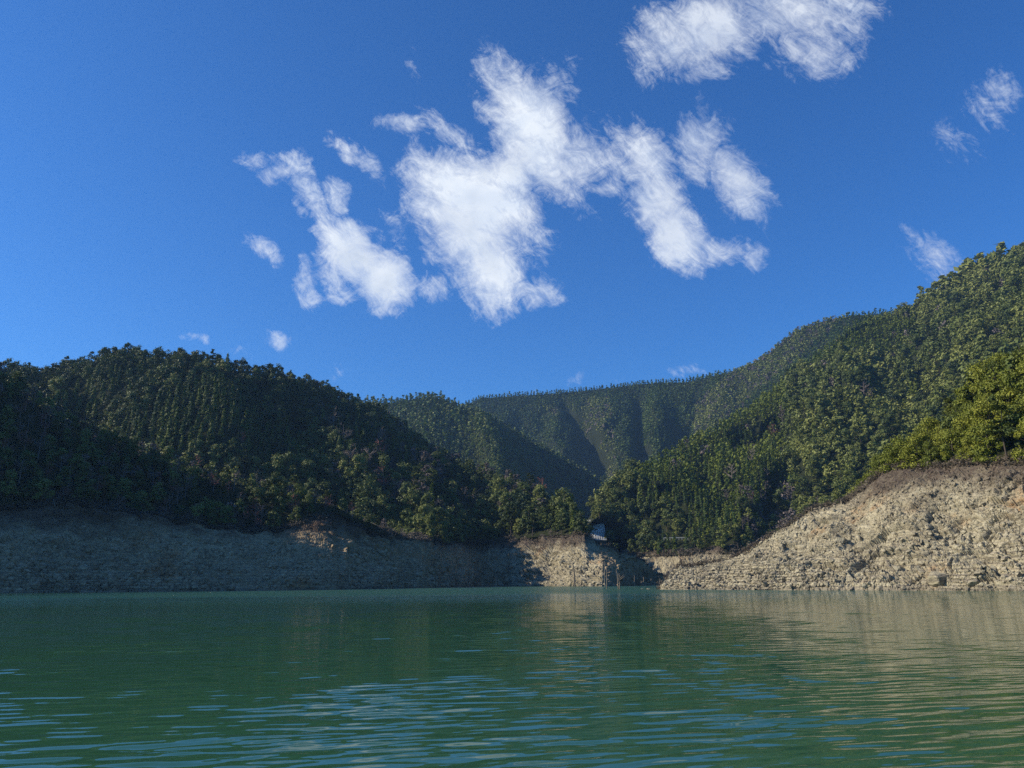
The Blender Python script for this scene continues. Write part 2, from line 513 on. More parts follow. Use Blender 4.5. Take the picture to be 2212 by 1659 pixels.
# ---- wooded knoll above the near bank
kn_foot = [(x, d + 1, y + 8) for x, d, y in eb_top if x >= 1900]
rows = [[(1880, 204, 'z', 16)] + [(x, d, 'y', y) for x, d, y in kn_foot],
        [(1880, 214, 'z', 16), (1950, 212, 'z', 26), (2080, 206, 'z', 34), (2212, 198, 'z', 42), (2600, 186, 'z', 48), (3000, 176, 'z', 46)],
        [(1880, 232, 'z', 6), (1950, 236, 'z', 18), (2080, 234, 'z', 29), (2212, 230, 'z', 37), (2600, 220, 'z', 40), (3000, 210, 'z', 42)],
        [(1880, 262, 'z', -4), (1950, 275, 'z', -4), (2212, 290, 'z', -4), (3000, 270, 'z', -4)]]
rows[0] = [(1880, 204, 'y', 1050)] + rows[0][1:]
G, X, rv = loft(rows, [16, 14, 10], 1880, 3000, 160)
G[..., 2] += fbm(G[..., 0] / 12, G[..., 1] / 12, 3, 5) * 1.2
GK = G
terrain('hillside', GK, M_SOIL, 'kn')

# ---- near wooded spur on the left
sp_crest = [(-900, 330, 380), (-600, 335, 470), (-300, 340, 590), (-130, 344, 720), (-50, 345, 775), (0, 345, 803), (60, 342, 856), (150, 338, 930), (280, 332, 975), (400, 326, 1020), (560, 320, 1054), (650, 316, 1078), (720, 314, 1092),
            (782, 320, 1122), (823, 330, 1143), (924, 362, 1170), (1000, 430, 1176)]
rows = [[(x, d + 1, 'y', y + 6) for x, d, y in wb_tree if x <= 1000],
        [(x, d, 'y', y) for x, d, y in sp_crest],
        [(x, d + 40, 'z', z) for (x, d, y), z in zip(sp_crest, [90, 80, 70, 66, 66, 66, 55, 42, 38, 30, 24, 20, 16, 12, 10, 6, 4])]]
G, X, rv = loft(rows, [30, 16], -900, 1000, 380)
G = smooth_v(G, 2)
G[..., 2] += fbm(G[..., 0] / 18, G[..., 1] / 18, 3, 9) * 2.0 * np.clip(rv, 0, .7)[:, None]
GS = G
terrain('hillside', GS, M_SOIL, 'sp')

# ---- wooded hill on the left
bh_foot = [(-900, 440, 40), (-600, 440, 36), (0, 410, 30), (300, 400, 20), (600, 385, 14), (780, 375, 10), (860, 375, 10)]
b_foot_pts = [(x, d, 'z', z) for x, d, z in bh_foot]
# tree line heights on the right part
for x, d, y in wb_tree:
    if 900 < x <= 1265:
        p = rowpts([(x, d + 1, 'y', y + 6), (x + 1, d + 1, 'y', y + 6)], np.array([float(x)]))[0]
        b_foot_pts.append((x, d + 1, 'z', p[2]))
b_foot_pts.append((1300, 430, 'z', -2))
bh_crest = [(-900, 640, 560, 13), (-600, 620, 640, 13), (-300, 600, 720, 13), (0, 575, 770, 12), (80, 570, 778, 12), (170, 565, 768, 12), (230, 560, 748, 12), (280, 560, 737, 12), (330, 558, 744, 12), (400, 555, 744, 12),
            (450, 552, 752, 12), (500, 550, 755, 12), (560, 548, 772, 12), (600, 546, 776, 12), (650, 600, 800, 12), (700, 625, 816, 12), (780, 650, 850, 12), (850, 665, 884, 12), (900, 650, 925, 12),
            (960, 620, 962, 12), (1050, 575, 990, 12), (1120, 525, 1014, 12), (1190, 470, 1036, 12), (1235, 440, 1062, 12), (1262, 416, 1118, 11), (1300, 440, 1290, 2)]
rows = [b_foot_pts, [(x, d, 't', y, h) for x, d, y, h in bh_crest],
        [(x, d + 90, 'z', max(-4, 150 - abs(x - 200) * .14)) for x, d, y, h in bh_crest]]
rows[2][-1] = (1300, 470, 'z', -4)
G, X, rv = loft(rows, [60, 14], -900, 1300, 460)
G = smooth_v(G, 2)
w = (np.sin(np.clip(rv, 0, 1) * math.pi))[:, None]
spur = fbm(X[None, :] / 130 + rv[:, None] * .8, rv[:, None] * 1.2, 3, 21)
rr = np.hypot(G[..., 0], G[..., 1])
fade = np.clip((1240 - X) / 150, 0, 1)[None, :]
sc = 1 - spur * w * 34 * fade / rr
G[..., 0] *= sc; G[..., 1] *= sc
G[..., 2] += fbm(G[..., 0] / 25, G[..., 1] / 25, 3, 8) * 4 * w * fade
GB = G
terrain('hillside', GB, M_SOIL, 'bh')

# ---- mountain on the right
d_water = [(1225, 620), (1262, 600), (1400, 560), (1500, 530), (1600, 520), (1700, 540), (1850, 520), (2000, 500), (2212, 470), (2600, 430), (3200, 380)]
d_crest = [(1225, 640, 1240, 4), (1262, 640, 1098, 12), (1300, 665, 1050, 12), (1330, 690, 1020, 13), (1400, 730, 984, 13), (1500, 790, 928, 13), (1560, 830, 904, 13), (1620, 880, 866, 13), (1721, 970, 787, 13),
           (1771, 1010, 752, 13), (1839, 1060, 688, 13), (1900, 1100, 671, 12), (1960, 1110, 648, 12), (2020, 1130, 618, 12), (2080, 1150, 584, 12), (2130, 1160, 550, 12), (2212, 1170, 523, 12), (2400, 1170, 470, 12), (2700, 1150, 440, 12), (3200, 1100, 440, 12)]
rows = [[(x, d - 10, 'z', -4) for x, d in d_water], [(x, d, 'z', 0) for x, d in d_water],
        [(x, d + 24, 'z', 21 if x > 1240 else 6) for x, d in d_water],
        [(x, d, 't', y, h) for x, d, y, h in d_crest],
        [(x, d + 160, 'z', 250 if x > 1700 else 60) for x, d, y, h in d_crest]]
rows[4] = [(1225, 760, 'z', -4), (1400, 860, 'z', 30), (1700, 1120, 'z', 120), (1900, 1250, 'z', 230), (2212, 1330, 'z', 330), (3200, 1300, 'z', 330)]
G, X, rv = loft(rows, [3, 14, 90, 12], 1225, 3200, 620)
v1 = np.clip(rv - 2, 0, 1)[:, None]
w = np.sin(v1 * math.pi) ** .7
xg = 1650 + 62 * v1 + 20 * np.sin(v1 * 5)
push = 0.0
gul = np.exp(-((X[None, :] - xg) / (20 + 14 * (1 - v1))) ** 2) * np.clip(1.25 - v1 * 1.5, 0, 1)
nose = np.exp(-((X[None, :] - (xg - 62)) / 38) ** 2) * np.clip(1.2 - v1 * 1.3, 0, 1)
push = gul * 62 - nose * 26
push = push - (fbm(X[None, :] / 120 + v1 * 1.9, v1 * 1.6, 4, 31) * 75 + fbm(X[None, :] / 42 + v1 * 2.2, v1 * 4, 3, 33) * 26) * w
g2 = np.exp(-((X[None, :] - (1780 + 200 * v1)) / 40) ** 2) * w * 30
push = push + g2
rr = np.hypot(G[..., 0], G[..., 1])
sc = 1 + push * np.clip(rv - 1.6, 0, 1)[:, None] / rr
G[..., 0] *= sc; G[..., 1] *= sc
G[..., 2] += fbm(G[..., 0] / 40, G[..., 1] / 40, 3, 18) * 7 * w
GD = G
o_ = terrain('hillside', GD[16:], M_SOIL, 'md')
rb = np.repeat(np.repeat(GD[:21], 1, 0), 1, 1)
iu = np.linspace(0, 300, 900)
i0 = np.floor(iu).astype(int); fr = (iu - i0)[None, :, None]
rbu = rb[:, i0] * (1 - fr) + rb[:, np.minimum(i0 + 1, 619)] * fr
iv = np.linspace(0, 20, 80); j0 = np.floor(iv).astype(int); fv = (iv - j0)[:, None, None]
rbv = rbu[j0] * (1 - fv) + rbu[np.minimum(j0 + 1, 20)] * fv
rb = rocky(rbv, np.linspace(0, 3, 80), amp=1.2, dip=60, stretch=1.8, seed=51)
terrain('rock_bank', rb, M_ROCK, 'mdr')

# ---- far spur whose right flank lies in shade
f_crest = [(600, 1400, 880, 13), (700, 1390, 868, 13), (780, 1370, 857, 13), (860, 1350, 853, 13), (930, 1330, 841, 13), (965, 1322, 850, 13), (1000, 1310, 866, 13), (1040, 1300, 880, 13), (1150, 1400, 942, 13), (1230, 1480, 986, 13),
           (1305, 1560, 1028, 13), (1330, 1600, 1045, 13), (1500, 1700, 1150, 13)]
f_foot = [(600, 1000), (800, 930), (1000, 850), (1085, 800), (1112, 820), (1150, 1050), (1230, 1330), (1305, 1480), (1500, 1600)]
rows = [[(x, d, 'z', 0) for x, d in f_foot], [(x, d, 't', y, h) for x, d, y, h in f_crest], [(x, d + 250, 'z', 60) for x, d, y, h in f_crest]]
G, X, rv = loft(rows, [50, 8], 600, 1500, 260)
v1 = np.clip(rv, 0, 1)[:, None]
w = np.sin(v1 * math.pi)
ridge = np.exp(-((X[None, :] - (1100 - 62 * v1)) / 26) ** 2)
push = -ridge * 60 * w - fbm(X[None, :] / 55 + v1 * 2, v1 * 2, 3, 41) * 45 * w
rr = np.hypot(G[..., 0], G[..., 1]); sc = 1 + push / rr
G[..., 0] *= sc; G[..., 1] *= sc
GF = G
terrain('hillside', GF, M_SOIL, 'fs')

# ---- farthest ridge
a_crest = [(700, 1950, 900, 14), (900, 1950, 872, 14), (1000, 1940, 866, 14), (1040, 1930, 849, 14), (1100, 1920, 845, 14), (1200, 1900, 839, 14), (1330, 1880, 825, 14), (1380, 1870, 818, 14), (1430, 1860, 815, 14), (1480, 1840, 814, 14), (1520, 1820, 804, 14),
           (1590, 1790, 790, 14), (1650, 1740, 758, 14), (1720, 1680, 701, 14), (1780, 1640, 679, 14), (1840, 1620, 667, 14), (1900, 1600, 664, 14), (2200, 1600, 640, 14)]
rows = [[(700, 1500, 'z', 0), (1300, 1450, 'z', 0), (1600, 1200, 'z', 40), (1800, 1200, 'z', 80), (2200, 1250, 'z', 120)],
        [(x, d, 't', y, h) for x, d, y, h in a_crest], [(x, d + 300, 'z', 200) for x, d, y, h in a_crest]]
G, X, rv = loft(rows, [80, 8], 700, 2200, 420)
v1 = np.clip(rv, 0, 1)[:, None]
w = np.sin(np.clip(v1 * 1.05, 0, 1) * math.pi) ** .7
xw = X[None, :] - (1 - v1) * 40 + fbm(X[None, :] / 90 + 0 * v1, v1 * 2.2, 3, 64) * 55 + (X[None, :] - 1330) * .25 * (1 - v1)
push = 0
for xc, wd, am in ((1240, 26, 85), (1300, 30, -75), (1372, 22, 85), (1425, 26, -50), (1500, 30, 55), (1560, 30, -45), (1120, 50, 50), (1640, 40, 40)):
    push = push + np.exp(-((xw - xc) / wd) ** 2) * am
push = push * w * .8 - (fbm(X[None, :] / 75 + v1 * 3.2, v1 * 2.5, 4, 61) * 85 + fbm(X[None, :] / 30 - v1 * 2.5, v1 * 5, 3, 65) * 30) * w
rr = np.hypot(G[..., 0], G[..., 1]); sc = 1 + push / rr
G[..., 0] *= sc; G[..., 1] *= sc
GA = G
terrain('hillside', GA, M_SOIL, 'fr')

# ------------------------------------------------------------------ lake
def lake():
    nr, na = 1550, 960
    r = np.exp(np.linspace(math.log(4.2), math.log(260), nr))
    az = np.linspace(rad(-44), rad(50), na)
    X_ = (r[:, None] * np.sin(az)[None]).astype(np.float64); Y_ = (r[:, None] * np.cos(az)[None]).astype(np.float64)
    R_ = np.random.default_rng(5)
    patch = np.clip(fbm(X_ / 5.0 + .3 * Y_ / 9, Y_ / 9.0, 3, 71) * .55 + .88, .45, 1.35)
    H = np.zeros(X_.shape)
    for k in range(80):
        lam = .15 * (1.5 / .15) ** (R_.random() ** 1.3)
        th = rad(-90 + 13 + R_.normal(0, 11))
        kx, ky = 2 * math.pi / lam * math.cos(th), 2 * math.pi / lam * math.sin(th)
        slope = .0105 * (1.0 if lam < .7 else .5)
        am = slope * lam / (2 * math.pi)
        fade = np.clip((lam / (r * .0027 * 2.5) - 1.0), 0, 1)[:, None]
        if lam < .2: am *= .7
        ph = kx * X_ + ky * Y_ + R_.random() * 6.283
        H += am * fade * (np.sin(ph) + .18 * np.cos(2 * ph))
    grp = .45 + 1.2 * vnoise(X_ / 1.5 - .1 * Y_, Y_ / 1.1 + .12 * X_, 77) ** 2 + .25 * vnoise(X_ / 3.0, Y_ / 1.6, 78)
    H *= patch * grp
    V = np.stack([X_, Y_, H], -1)
    V[-1, :, 2] = 0
    # continue as a plain sheet to the far side of the valley
    ext = []
    for rr_ in (300, 360, 430, 520, 650, 850, 1200, 1700, 2400):
        ext.append(np.stack([rr_ * np.sin(az), rr_ * np.cos(az), 0 * az], -1)[None])
    V = np.concatenate([V] + ext, 0)
    F = grid_faces(V.shape[0], na)
    Vf = V.reshape(-1, 3)
    # the water behind and beside the viewer
    nb = 60
    azb = np.linspace(rad(50), rad(316), nb)
    rbk = np.array([4.2, 20, 80, 260, 700, 2400])
    B = np.stack([rbk[:, None] * np.sin(azb), rbk[:, None] * np.cos(azb), np.zeros((6, nb)) - .002], -1).reshape(-1, 3)
    FB = grid_faces(6, nb) + len(Vf)
    n0 = len(Vf) + len(B)
    azc = np.linspace(0, 2 * math.pi, 40, endpoint=False)
    inner = np.stack([4.25 * np.sin(azc), 4.25 * np.cos(azc), 0 * azc - .012], -1)
    cen = np.array([[0, 0, -.012]])
    FI = np.array([[n0 + i, n0 + (i + 1) % 40, n0 + 40, n0 + 40] for i in range(0)]).reshape(-1, 4)
    FI = np.array([[n0 + i, n0 + i + 1, n0 + (i + 2) % 40, n0 + 40] for i in range(0, 40, 2)])
    return np.concatenate([Vf, B, inner, cen]), np.concatenate([F, FB, FI])


def water_mat():
    m, q = new_mat('lake_water')
    P = q.n('ShaderNodeNewGeometry').outputs['Position']
    sp_ = q.n('ShaderNodeSeparateXYZ', ins={0: P})
    r = q.vm('LENGTH', P, out=1)
    nbig = q.noise(q.vm('MULTIPLY', P, (.010, .03, 0)), 1.0, 3, .5)
    # a breeze ruffles the far water
    ry = q.m('ADD', r, q.m('MULTIPLY', q.m('SUBTRACT', nbig, .5), 60))
    wxx = q.m('ADD', sp_.outputs[0], q.m('MULTIPLY', q.m('SUBTRACT', nbig, .5), 30))
    ruf = q.m('MULTIPLY', q.remap(ry, 105, 150, 0, 1), q.m('MULTIPLY', q.remap(wxx, -105, -50, 0, 1), q.remap(wxx, 30, 60, 1, .25)))
    n1 = q.noise(q.vm('MULTIPLY', P, (1.1, 2.6, 0)), 1.0, 4, .6)
    n2 = q.noise(q.vm('MULTIPLY', P, (4.0, 11.0, 0)), 1.0, 3, .6)
    farw = q.remap(r, 26, 100, 0, 1)
    hgt = q.m('ADD', q.m('MULTIPLY', n1, farw), q.m('MULTIPLY', n2, .06))
    dist = q.m('ADD', q.m('MULTIPLY_ADD', farw, .075, .012), q.m('MULTIPLY', ruf, .5))
    b = q.n('ShaderNodeBump', ins={'Strength': 1.0, 'Distance': dist, 'Height': hgt})
    # suspended silt gives the lake its own green
    sil = q.noise(q.vm('MULTIPLY', P, (.05, .05, 0)), 1.0, 4, .6)
    col = q.mix(sil, (.018, .078, .038), (.034, .100, .046))
    d = q.n('ShaderNodeBsdfPrincipled', ins={'Base Color': col, 'Roughness': q.m('MULTIPLY_ADD', ruf, .16, .010), 'IOR': 1.38, 'Specular IOR Level': .5, 'Normal': b.outputs[0]})
    out(q, d.outputs[0])
    return m


M_WATER = water_mat()
V_, F_ = lake()
mesh_obj('lake', V_, F_, [M_WATER], smooth=True, kind='structure')
bx = bmesh.new()
bmesh.ops.create_grid(bx, x_segments=40, y_segments=40, size=2600, matrix=Matrix.Translation((0, 400, -6)))
me = bpy.data.meshes.new('lake_bed'); bx.to_mesh(me); bx.free(); me.materials.append(M_SOIL)
lb = bpy.data.objects.new('lake_bed', me); C.objects.link(lb); lb['kind'] = 'structure'

# ------------------------------------------------------------------ tree kinds
def unit(v): return v / np.maximum(np.linalg.norm(v, axis=-1, keepdims=True), 1e-9)


def leaf_quads(P, N, size, R):
    n = len(P)
    N = unit(N + R.normal(0, .38, (n, 3)))
    t = unit(np.cross(N, R.normal(0, 1, (n, 3))))
    b = np.cross(N, t)
    sz = size * R.uniform(.6, 1.3, (n, 1))
    a_ = t * sz * .75; c_ = b * sz * .42
    return np.stack([P - a_, P - c_ + N * sz * .08, P + a_, P + c_ + N * sz * .08], 1).reshape(-1, 3)


def crown_cedar(n, size, R, H=12.0, W_=2.5):
    nb = max(10, n // 14)
    hb = R.uniform(.04, 1, nb)
    az = R.uniform(0, 6.283, nb)
    env = W_ * np.clip((1 - hb) * 1.15, .03, 1) ** .9 * R.uniform(.75, 1.12, nb)
    k = R.integers(0, nb, n)
    tt = R.uniform(.35, 1, n) ** .6
    rr = env[k] * tt
    jit = R.normal(0, .22, (n, 3)) * (size / .4) ** .5
    P = np.stack([np.cos(az[k]) * rr, np.sin(az[k]) * rr, H * hb[k] + rr * .10 - (tt ** 2) * .35 * env[k]], -1) + jit
    N = np.stack([np.cos(az[k]), np.sin(az[k]), 0 * tt + .9], -1)
    tint = .5 + .20 * (R.random(nb)[k] - .5) + .12 * (R.random(n) - .5) + .16 * (tt - .7)
    return leaf_quads(P, N, size, R), np.repeat(tint, 4)


def crown_broad(n, size, R, H=10.0, W_=3.4, base=.16, lobes=22):
    L = []
    for i in range(lobes):
        a_ = R.uniform(0, 6.283); q_ = R.uniform(0, 1) ** .5
        zz = R.uniform(base, .86)
        rmax = W_ * (1 - max(0, zz - .45) ** 1.4 * 1.7) * .80
        L.append((math.cos(a_) * q_ * rmax, math.sin(a_) * q_ * rmax, H * zz, R.uniform(.17, .38) * W_, R.random()))
    L.append((0, 0, H * .84, .42 * W_, .6))
    L = np.array(L)
    k = R.integers(0, len(L), n)
    d = unit(R.normal(0, 1, (n, 3)) + np.array([0, 0, .35]))
    rr = L[k, 3] * R.uniform(.5, 1.25, n)
    P = L[k, :3] + d * rr[:, None] * np.array([1, 1, .72]) + R.normal(0, .12, (n, 3))
    tint = .5 + .22 * (L[k, 4] - .5) + .16 * (R.random(n) - .5)
    return leaf_quads(P, d + np.array([0, 0, .3]), size, R), np.repeat(tint, 4)


def crown_tier(n, size, R, H=11.0, W_=3.6):
    nt_ = 16
    hb = np.sort(R.uniform(.25, 1, nt_)); az = R.uniform(0, 6.283, nt_)
    ln = W_ * np.clip(1.15 - hb, .18, 1) * R.uniform(.7, 1.1, nt_)
    k = R.integers(0, nt_, n); t = R.uniform(.15, 1, n)
    wd = .9 * np.sin(t * 2.6)
    off = R.uniform(-1, 1, n) * wd
    P = np.stack([np.cos(az[k]) * ln[k] * t - np.sin(az[k]) * off, np.sin(az[k]) * ln[k] * t + np.cos(az[k]) * off, H * hb[k] + t * ln[k] * .12 + R.normal(0, .13, n)], -1)
    N = np.tile([0, 0, 1.0], (n, 1))
    tint = .5 + .3 * (R.random(nt_)[k] - .5) + .2 * (R.random(n) - .5)
    return leaf_quads(P, N, size, R), np.repeat(tint, 4)


def tube(pts, rads, sides=5):
    pts = np.asarray(pts, float); n = len(pts)
    d = np.gradient(pts, axis=0); d = unit(d)
    ref = np.array([1.0, .3, 0]) if abs(d[0][0]) < .9 else np.array([0, 1.0, 0])
    u = unit(np.cross(d, ref)); v = np.cross(d, u)
    an = np.arange(sides) / sides * 6.2832
    V = pts[:, None] + np.asarray(rads)[:, None, None] * (np.cos(an)[None, :, None] * u[:, None] + np.sin(an)[None, :, None] * v[:, None])
    V = V.reshape(-1, 3)
    F = []
    for i in range(n - 1):
        for j in range(sides):
            a_ = i * sides + j; b_ = i * sides + (j + 1) % sides
            F.append((a_, b_, b_ + sides, a_ + sides))
    return V, np.array(F)


def join(parts):
    Vs, Fs, o = [], [], 0
    for v, f in parts:
        Vs.append(v); Fs.append(f + o); o += len(v)
    return np.concatenate(Vs), np.concatenate(Fs)


def trunk_geo(R, H, r0=.2, limbs=6, lean=.3, low=.3):
    top = np.array([R.normal(0, lean), R.normal(0, lean), H])
    base = [np.array([0, 0, -1.2]), np.array([0, 0, 0.]), top * .45 + np.array([R.normal(0, .2), R.normal(0, .2), 0]), top]
    parts = [tube(base, [r0 * 1.2, r0, r0 * .65, r0 * .2], 6)]
    for i in range(limbs):
        h = R.uniform(low, .85)
        p = top * h; a_ = R.uniform(0, 6.283); ln = H * .22 * R.uniform(.6, 1.2)
        q_ = p + np.array([math.cos(a_) * ln, math.sin(a_) * ln, ln * .5])
        parts.append(tube([p, (p + q_) / 2 + np.array([0, 0, -.1]), q_], [r0 * .4, r0 * .28, r0 * .1], 4))
    return join(parts)


def bare_geo(R, H=9.0, n1=16, n2=5, spread=.32, thick=1.0):
    parts = []
    top = np.array([R.normal(0, .5), R.normal(0, .5), H])
    for i in range(n1):
        h = R.uniform(.35, .98); p = top * h; a_ = R.uniform(0, 6.283)
        ln = H * spread * R.uniform(.55, 1.1) * (1.25 - h * .7)
        q_ = p + np.array([math.cos(a_) * ln, math.sin(a_) * ln, ln * R.uniform(.35, .9)])
        parts.append(tube([p, (p + q_) / 2 - np.array([0, 0, .08 * ln]), q_], [.07 * thick, .05 * thick, .03 * thick], 3))
        for j in range(n2):
            t = R.uniform(.3, 1); s0 = p * (1 - t) + q_ * t
            l2 = ln * R.uniform(.25, .55)
            dd = unit(q_ - p + R.normal(0, ln * .55, 3) + np.array([0, 0, ln * .2]))
            e_ = s0 + dd * l2
            parts.append(tube([s0, e_], [.035 * thick, .018 * thick], 3))
            for m_ in range(2):
                d3 = unit(dd + R.normal(0, .5, 3)); t3 = R.uniform(.4, .9)
                s3 = s0 + dd * l2 * t3
                parts.append(tube([s3, s3 + d3 * l2 * .5], [.024 * thick, .013 * thick], 3))
    return join(parts)


def variants(fn, ns, sizes, count, seed, **kw):
    res = []
    for n_, sz in zip(ns, sizes):
        res.append([fn(n_, sz, np.random.default_rng(seed + i), **kw) for i in range(count)])
    return res


# LOD 0 near individuals, 1 mid, 2 far, 3 very far
LOD_C = variants(crown_cedar, (1100, 300, 120, 36), (.50, .76, 1.2, 2.3), 6, 100)
LOD_B = variants(crown_broad, (2200, 680, 260, 46), (.40, .66, 1.02, 2.3), 8, 200)
LOD_T = variants(crown_tier, (1300, 340, 140, 36), (.46, .75, 1.2, 2.3), 5, 300)

# ------------------------------------------------------------------ where the trees stand
KC, KB, KT, KBARE, KY = 0, 1, 2, 3, 4


def scatter(G, spacing, rows_=(0, None), seed=0, dens=6.0):
    R = np.random.default_rng(seed)
    G = G[rows_[0]:rows_[1]]
    a_ = G[:-1, :-1]; b_ = G[:-1, 1:]; c_ = G[1:, :-1]; d_ = G[1:, 1:]
    ar = np.abs(np.cross(b_ - a_, c_ - a_)[..., 2]).ravel() + .6 * np.linalg.norm(np.cross(b_ - a_, c_ - a_), axis=-1).ravel()
    tot = ar.sum()
    n = int(tot / spacing ** 2 * dens)
    idx = R.choice(len(ar), n, p=ar / tot)
    u, v = R.random((n, 1)), R.random((n, 1))
    A, B, Cc, D = (q_.reshape(-1, 3)[idx] for q_ in (a_, b_, c_, d_))
    P = (A * (1 - u) + B * u) * (1 - v) + (Cc * (1 - u) + D * u) * v
    # dart throwing in a hash grid
    keep = []
    cell = {}
    inv = 1 / (spacing * .8)
    ci = np.floor(P * inv).astype(int)
    r2 = (spacing * .80) ** 2
    nbh = [(i, j, l) for i in (-1, 0, 1) for j in (-1, 0, 1) for l in (-1, 0, 1)]
    Pl = P.tolist(); cl_ = ci.tolist()
    for k in range(n):
        cx, cy, cz = cl_[k]; ok = True; px, py, pz = Pl[k]
        for i, j, l in nbh:
            q_ = cell.get((cx + i, cy + j, cz + l))
            if q_ is not None and (q_[0] - px) ** 2 + (q_[1] - py) ** 2 + .45 * (q_[2] - pz) ** 2 < r2:
                ok = False; break
        if ok:
            cell[(cx, cy, cz)] = (px, py, pz); keep.append(k)
    return P[keep]


T = {k: [] for k in ('P', 'kind', 'sc', 'tint', 'hill')}


def put(P, kind, sc, tint, hill):
    n = len(P)
    T['P'].append(P); T['kind'].append(np.broadcast_to(kind, n)); T['sc'].append(np.broadcast_to(sc, n)); T['tint'].append(np.broadcast_to(tint, n))
    T['hill'].append(np.full(n, hill))


HN = ['near spur', 'left hill', 'right mountain', 'far spur', 'far ridge', 'knoll']
R0 = np.random.default_rng(900)
# near spur
P = scatter(GS, 5.4, (0, 36), 1)
x, y = proj(P)
n = len(P); rn = R0.random(n); pat = fbm(P[:, 0] / 25, P[:, 1] / 25, 2, 301)
kind = np.where(rn < .30, KBARE, np.where(rn < .42, KT, KB))
kind = np.where((x < 420) & (rn < .45), KBARE, kind)
sc = R0.uniform(.62, 1.0, n) * np.where(x > 650, np.clip(1.05 - (x - 650) / 420, .35, 1), 1)
tint = .55 + pat * .25 + R0.normal(0, .1, n)
tint = np.where((x > 420) & (x < 800), tint + .18, tint)  # lighter leaves paint in sunlight along the spur's low end
put(P, kind, sc, tint, 0)
# left hill
P = scatter(GB, 5.4, (0, 68), 2)
x, y = proj(P)
keep = ~((x > 1268)) & (P[:, 2] > 3)
P, x, y = P[keep], x[keep], y[keep]
n = len(P); rn = R0.random(n); pat = fbm(P[:, 0] / 45, P[:, 1] / 45, 3, 302)
ced = ((x > 130) & (x < 1000) & (y > 820 + 0 * x) & (y < 1010) & (pat > -.12)) | (pat > .33)
sky_y = np.interp(x, [c[0] for c in bh_crest], [c[2] for c in bh_crest])
ced &= y > sky_y + 75
kind = np.where(ced, KC, np.where(rn < .10, KT, np.where(rn < .14, KC, KB)))
bare = (x > 800) & (x < 1190) & (y > 930) & (y < 1130) & (rn > .72)
kind = np.where(bare | (rn > .975), KBARE, kind)
sc = np.where(kind == KC, R0.uniform(.7, 1.15, n), np.clip(np.exp(R0.normal(.14, .28, n)), .6, 2.0))
sc = np.where(x > 1180, sc * .95, sc)
tint = .45 + fbm(P[:, 0] / 30, P[:, 1] / 30, 2, 303) * .32 + R0.normal(0, .10, n)
tint = np.where(x > 1000, tint + .10, np.where(y > 930, tint + .10, tint))  # lower-slope leaves lightened to paint in more sun
sc = np.where(y < sky_y + 70, np.minimum(sc, 1.3), sc)
kp = (kind == KC) | (R0.random(n) < .62) | ((y < sky_y + 70) & (R0.random(n) < .3))
put(P[kp], kind[kp], sc[kp], tint[kp], 1)
# right mountain
P = scatter(GD, 5.7, (17, 114), 3)
x, y = proj(P)
keep = (x < 2500) & ~((x > 1255) & (x < 1302) & (y > 1116) & (y < 1190)) & ~((x > 1434) & (x < 1486) & (y > 1160) & (y < 1176))
P, x, y = P[keep], x[keep], y[keep]
n = len(P); rn = R0.random(n); pat = fbm(P[:, 0] / 80, P[:, 1] / 80, 3, 304)
ced = ((x < 1700) & (y < 1105) & (pat > -.45)) | ((x < 1980) & (y < 760 + (1980 - x) * .2) & (pat > -.2)) | (pat > .42)
kind = np.where(ced, KC, np.where(rn < .12, KT, KB))
kind = np.where((rn > .978) | ((x > 1600) & (x < 1720) & (y > 1040) & (rn > .6)), KBARE, kind)
sc = np.where(kind == KC, R0.uniform(.68, 1.15, n), np.clip(np.exp(R0.normal(.24, .30, n)), .6, 2.3) * 1.05)
tint = .50 + fbm(P[:, 0] / 60, P[:, 1] / 60, 3, 305) * .42 + R0.normal(0, .08, n)
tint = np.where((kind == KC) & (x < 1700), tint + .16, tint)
kp = (kind == KC) | (R0.random(n) < .50)
put(P[kp], kind[kp], sc[kp], tint[kp], 2)
# far spur
P = scatter(GF, 8.6, (0, 55), 4); x, y = proj(P)
P = P[(P[:, 2] > 8)]; n = len(P); rn = R0.random(n)
kind = np.where(rn < .55, KC, KB)
put(P, kind, R0.uniform(.9, 1.3, n), .48 + fbm(P[:, 0] / 90, P[:, 1] / 90, 3, 306) * .3 + R0.normal(0, .08, n), 3)
# far ridge
P = scatter(GA, 7.6, (0, 85), 5); x, y = proj(P)
keep = (x < 2000); P, x, y = P[keep], x[keep], y[keep]
n = len(P); rn = R0.random(n); pat = fbm(P[:, 0] / 110, P[:, 1] / 110, 3, 307)
strip = ((np.abs(x - (1290 + (y - 900) * .12)) < 32) & (y > 862)) | ((x > 1500) & (np.abs(y - (1010 - (x - 1400) * .86)) < 46)) | (pat > .5)
kind = np.where(strip, np.where(rn < .25, KBARE, KB), KC)
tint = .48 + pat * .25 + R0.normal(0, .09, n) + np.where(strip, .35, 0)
put(P, kind, np.where(kind == KC, R0.uniform(.75, 1.15, n), R0.uniform(.8, 1.2, n)), tint, 4)
# knoll above the near bank
P = scatter(GK, 3.7, (0, 34), 6); x, y = proj(P)
keep = (P[:, 2] > 16.5) & (x < 2700)
P, x, y = P[keep], x[keep], y[keep]
n = len(P); rn = R0.random(n)
kind = np.where((rn < .60) | (x < 2020), KY, np.where(rn < .84, KT, KB))
put(P, kind, R0.uniform(.6, .95, n) * np.where(x > 2100, 1.25, 1.0), np.where(x < 2030, .95, .55) + R0.normal(0, .12, n), 5)  # yellower shrubs at the left end, also lightened against their self-shadow

T = {k: np.concatenate(v) for k, v in T.items()}
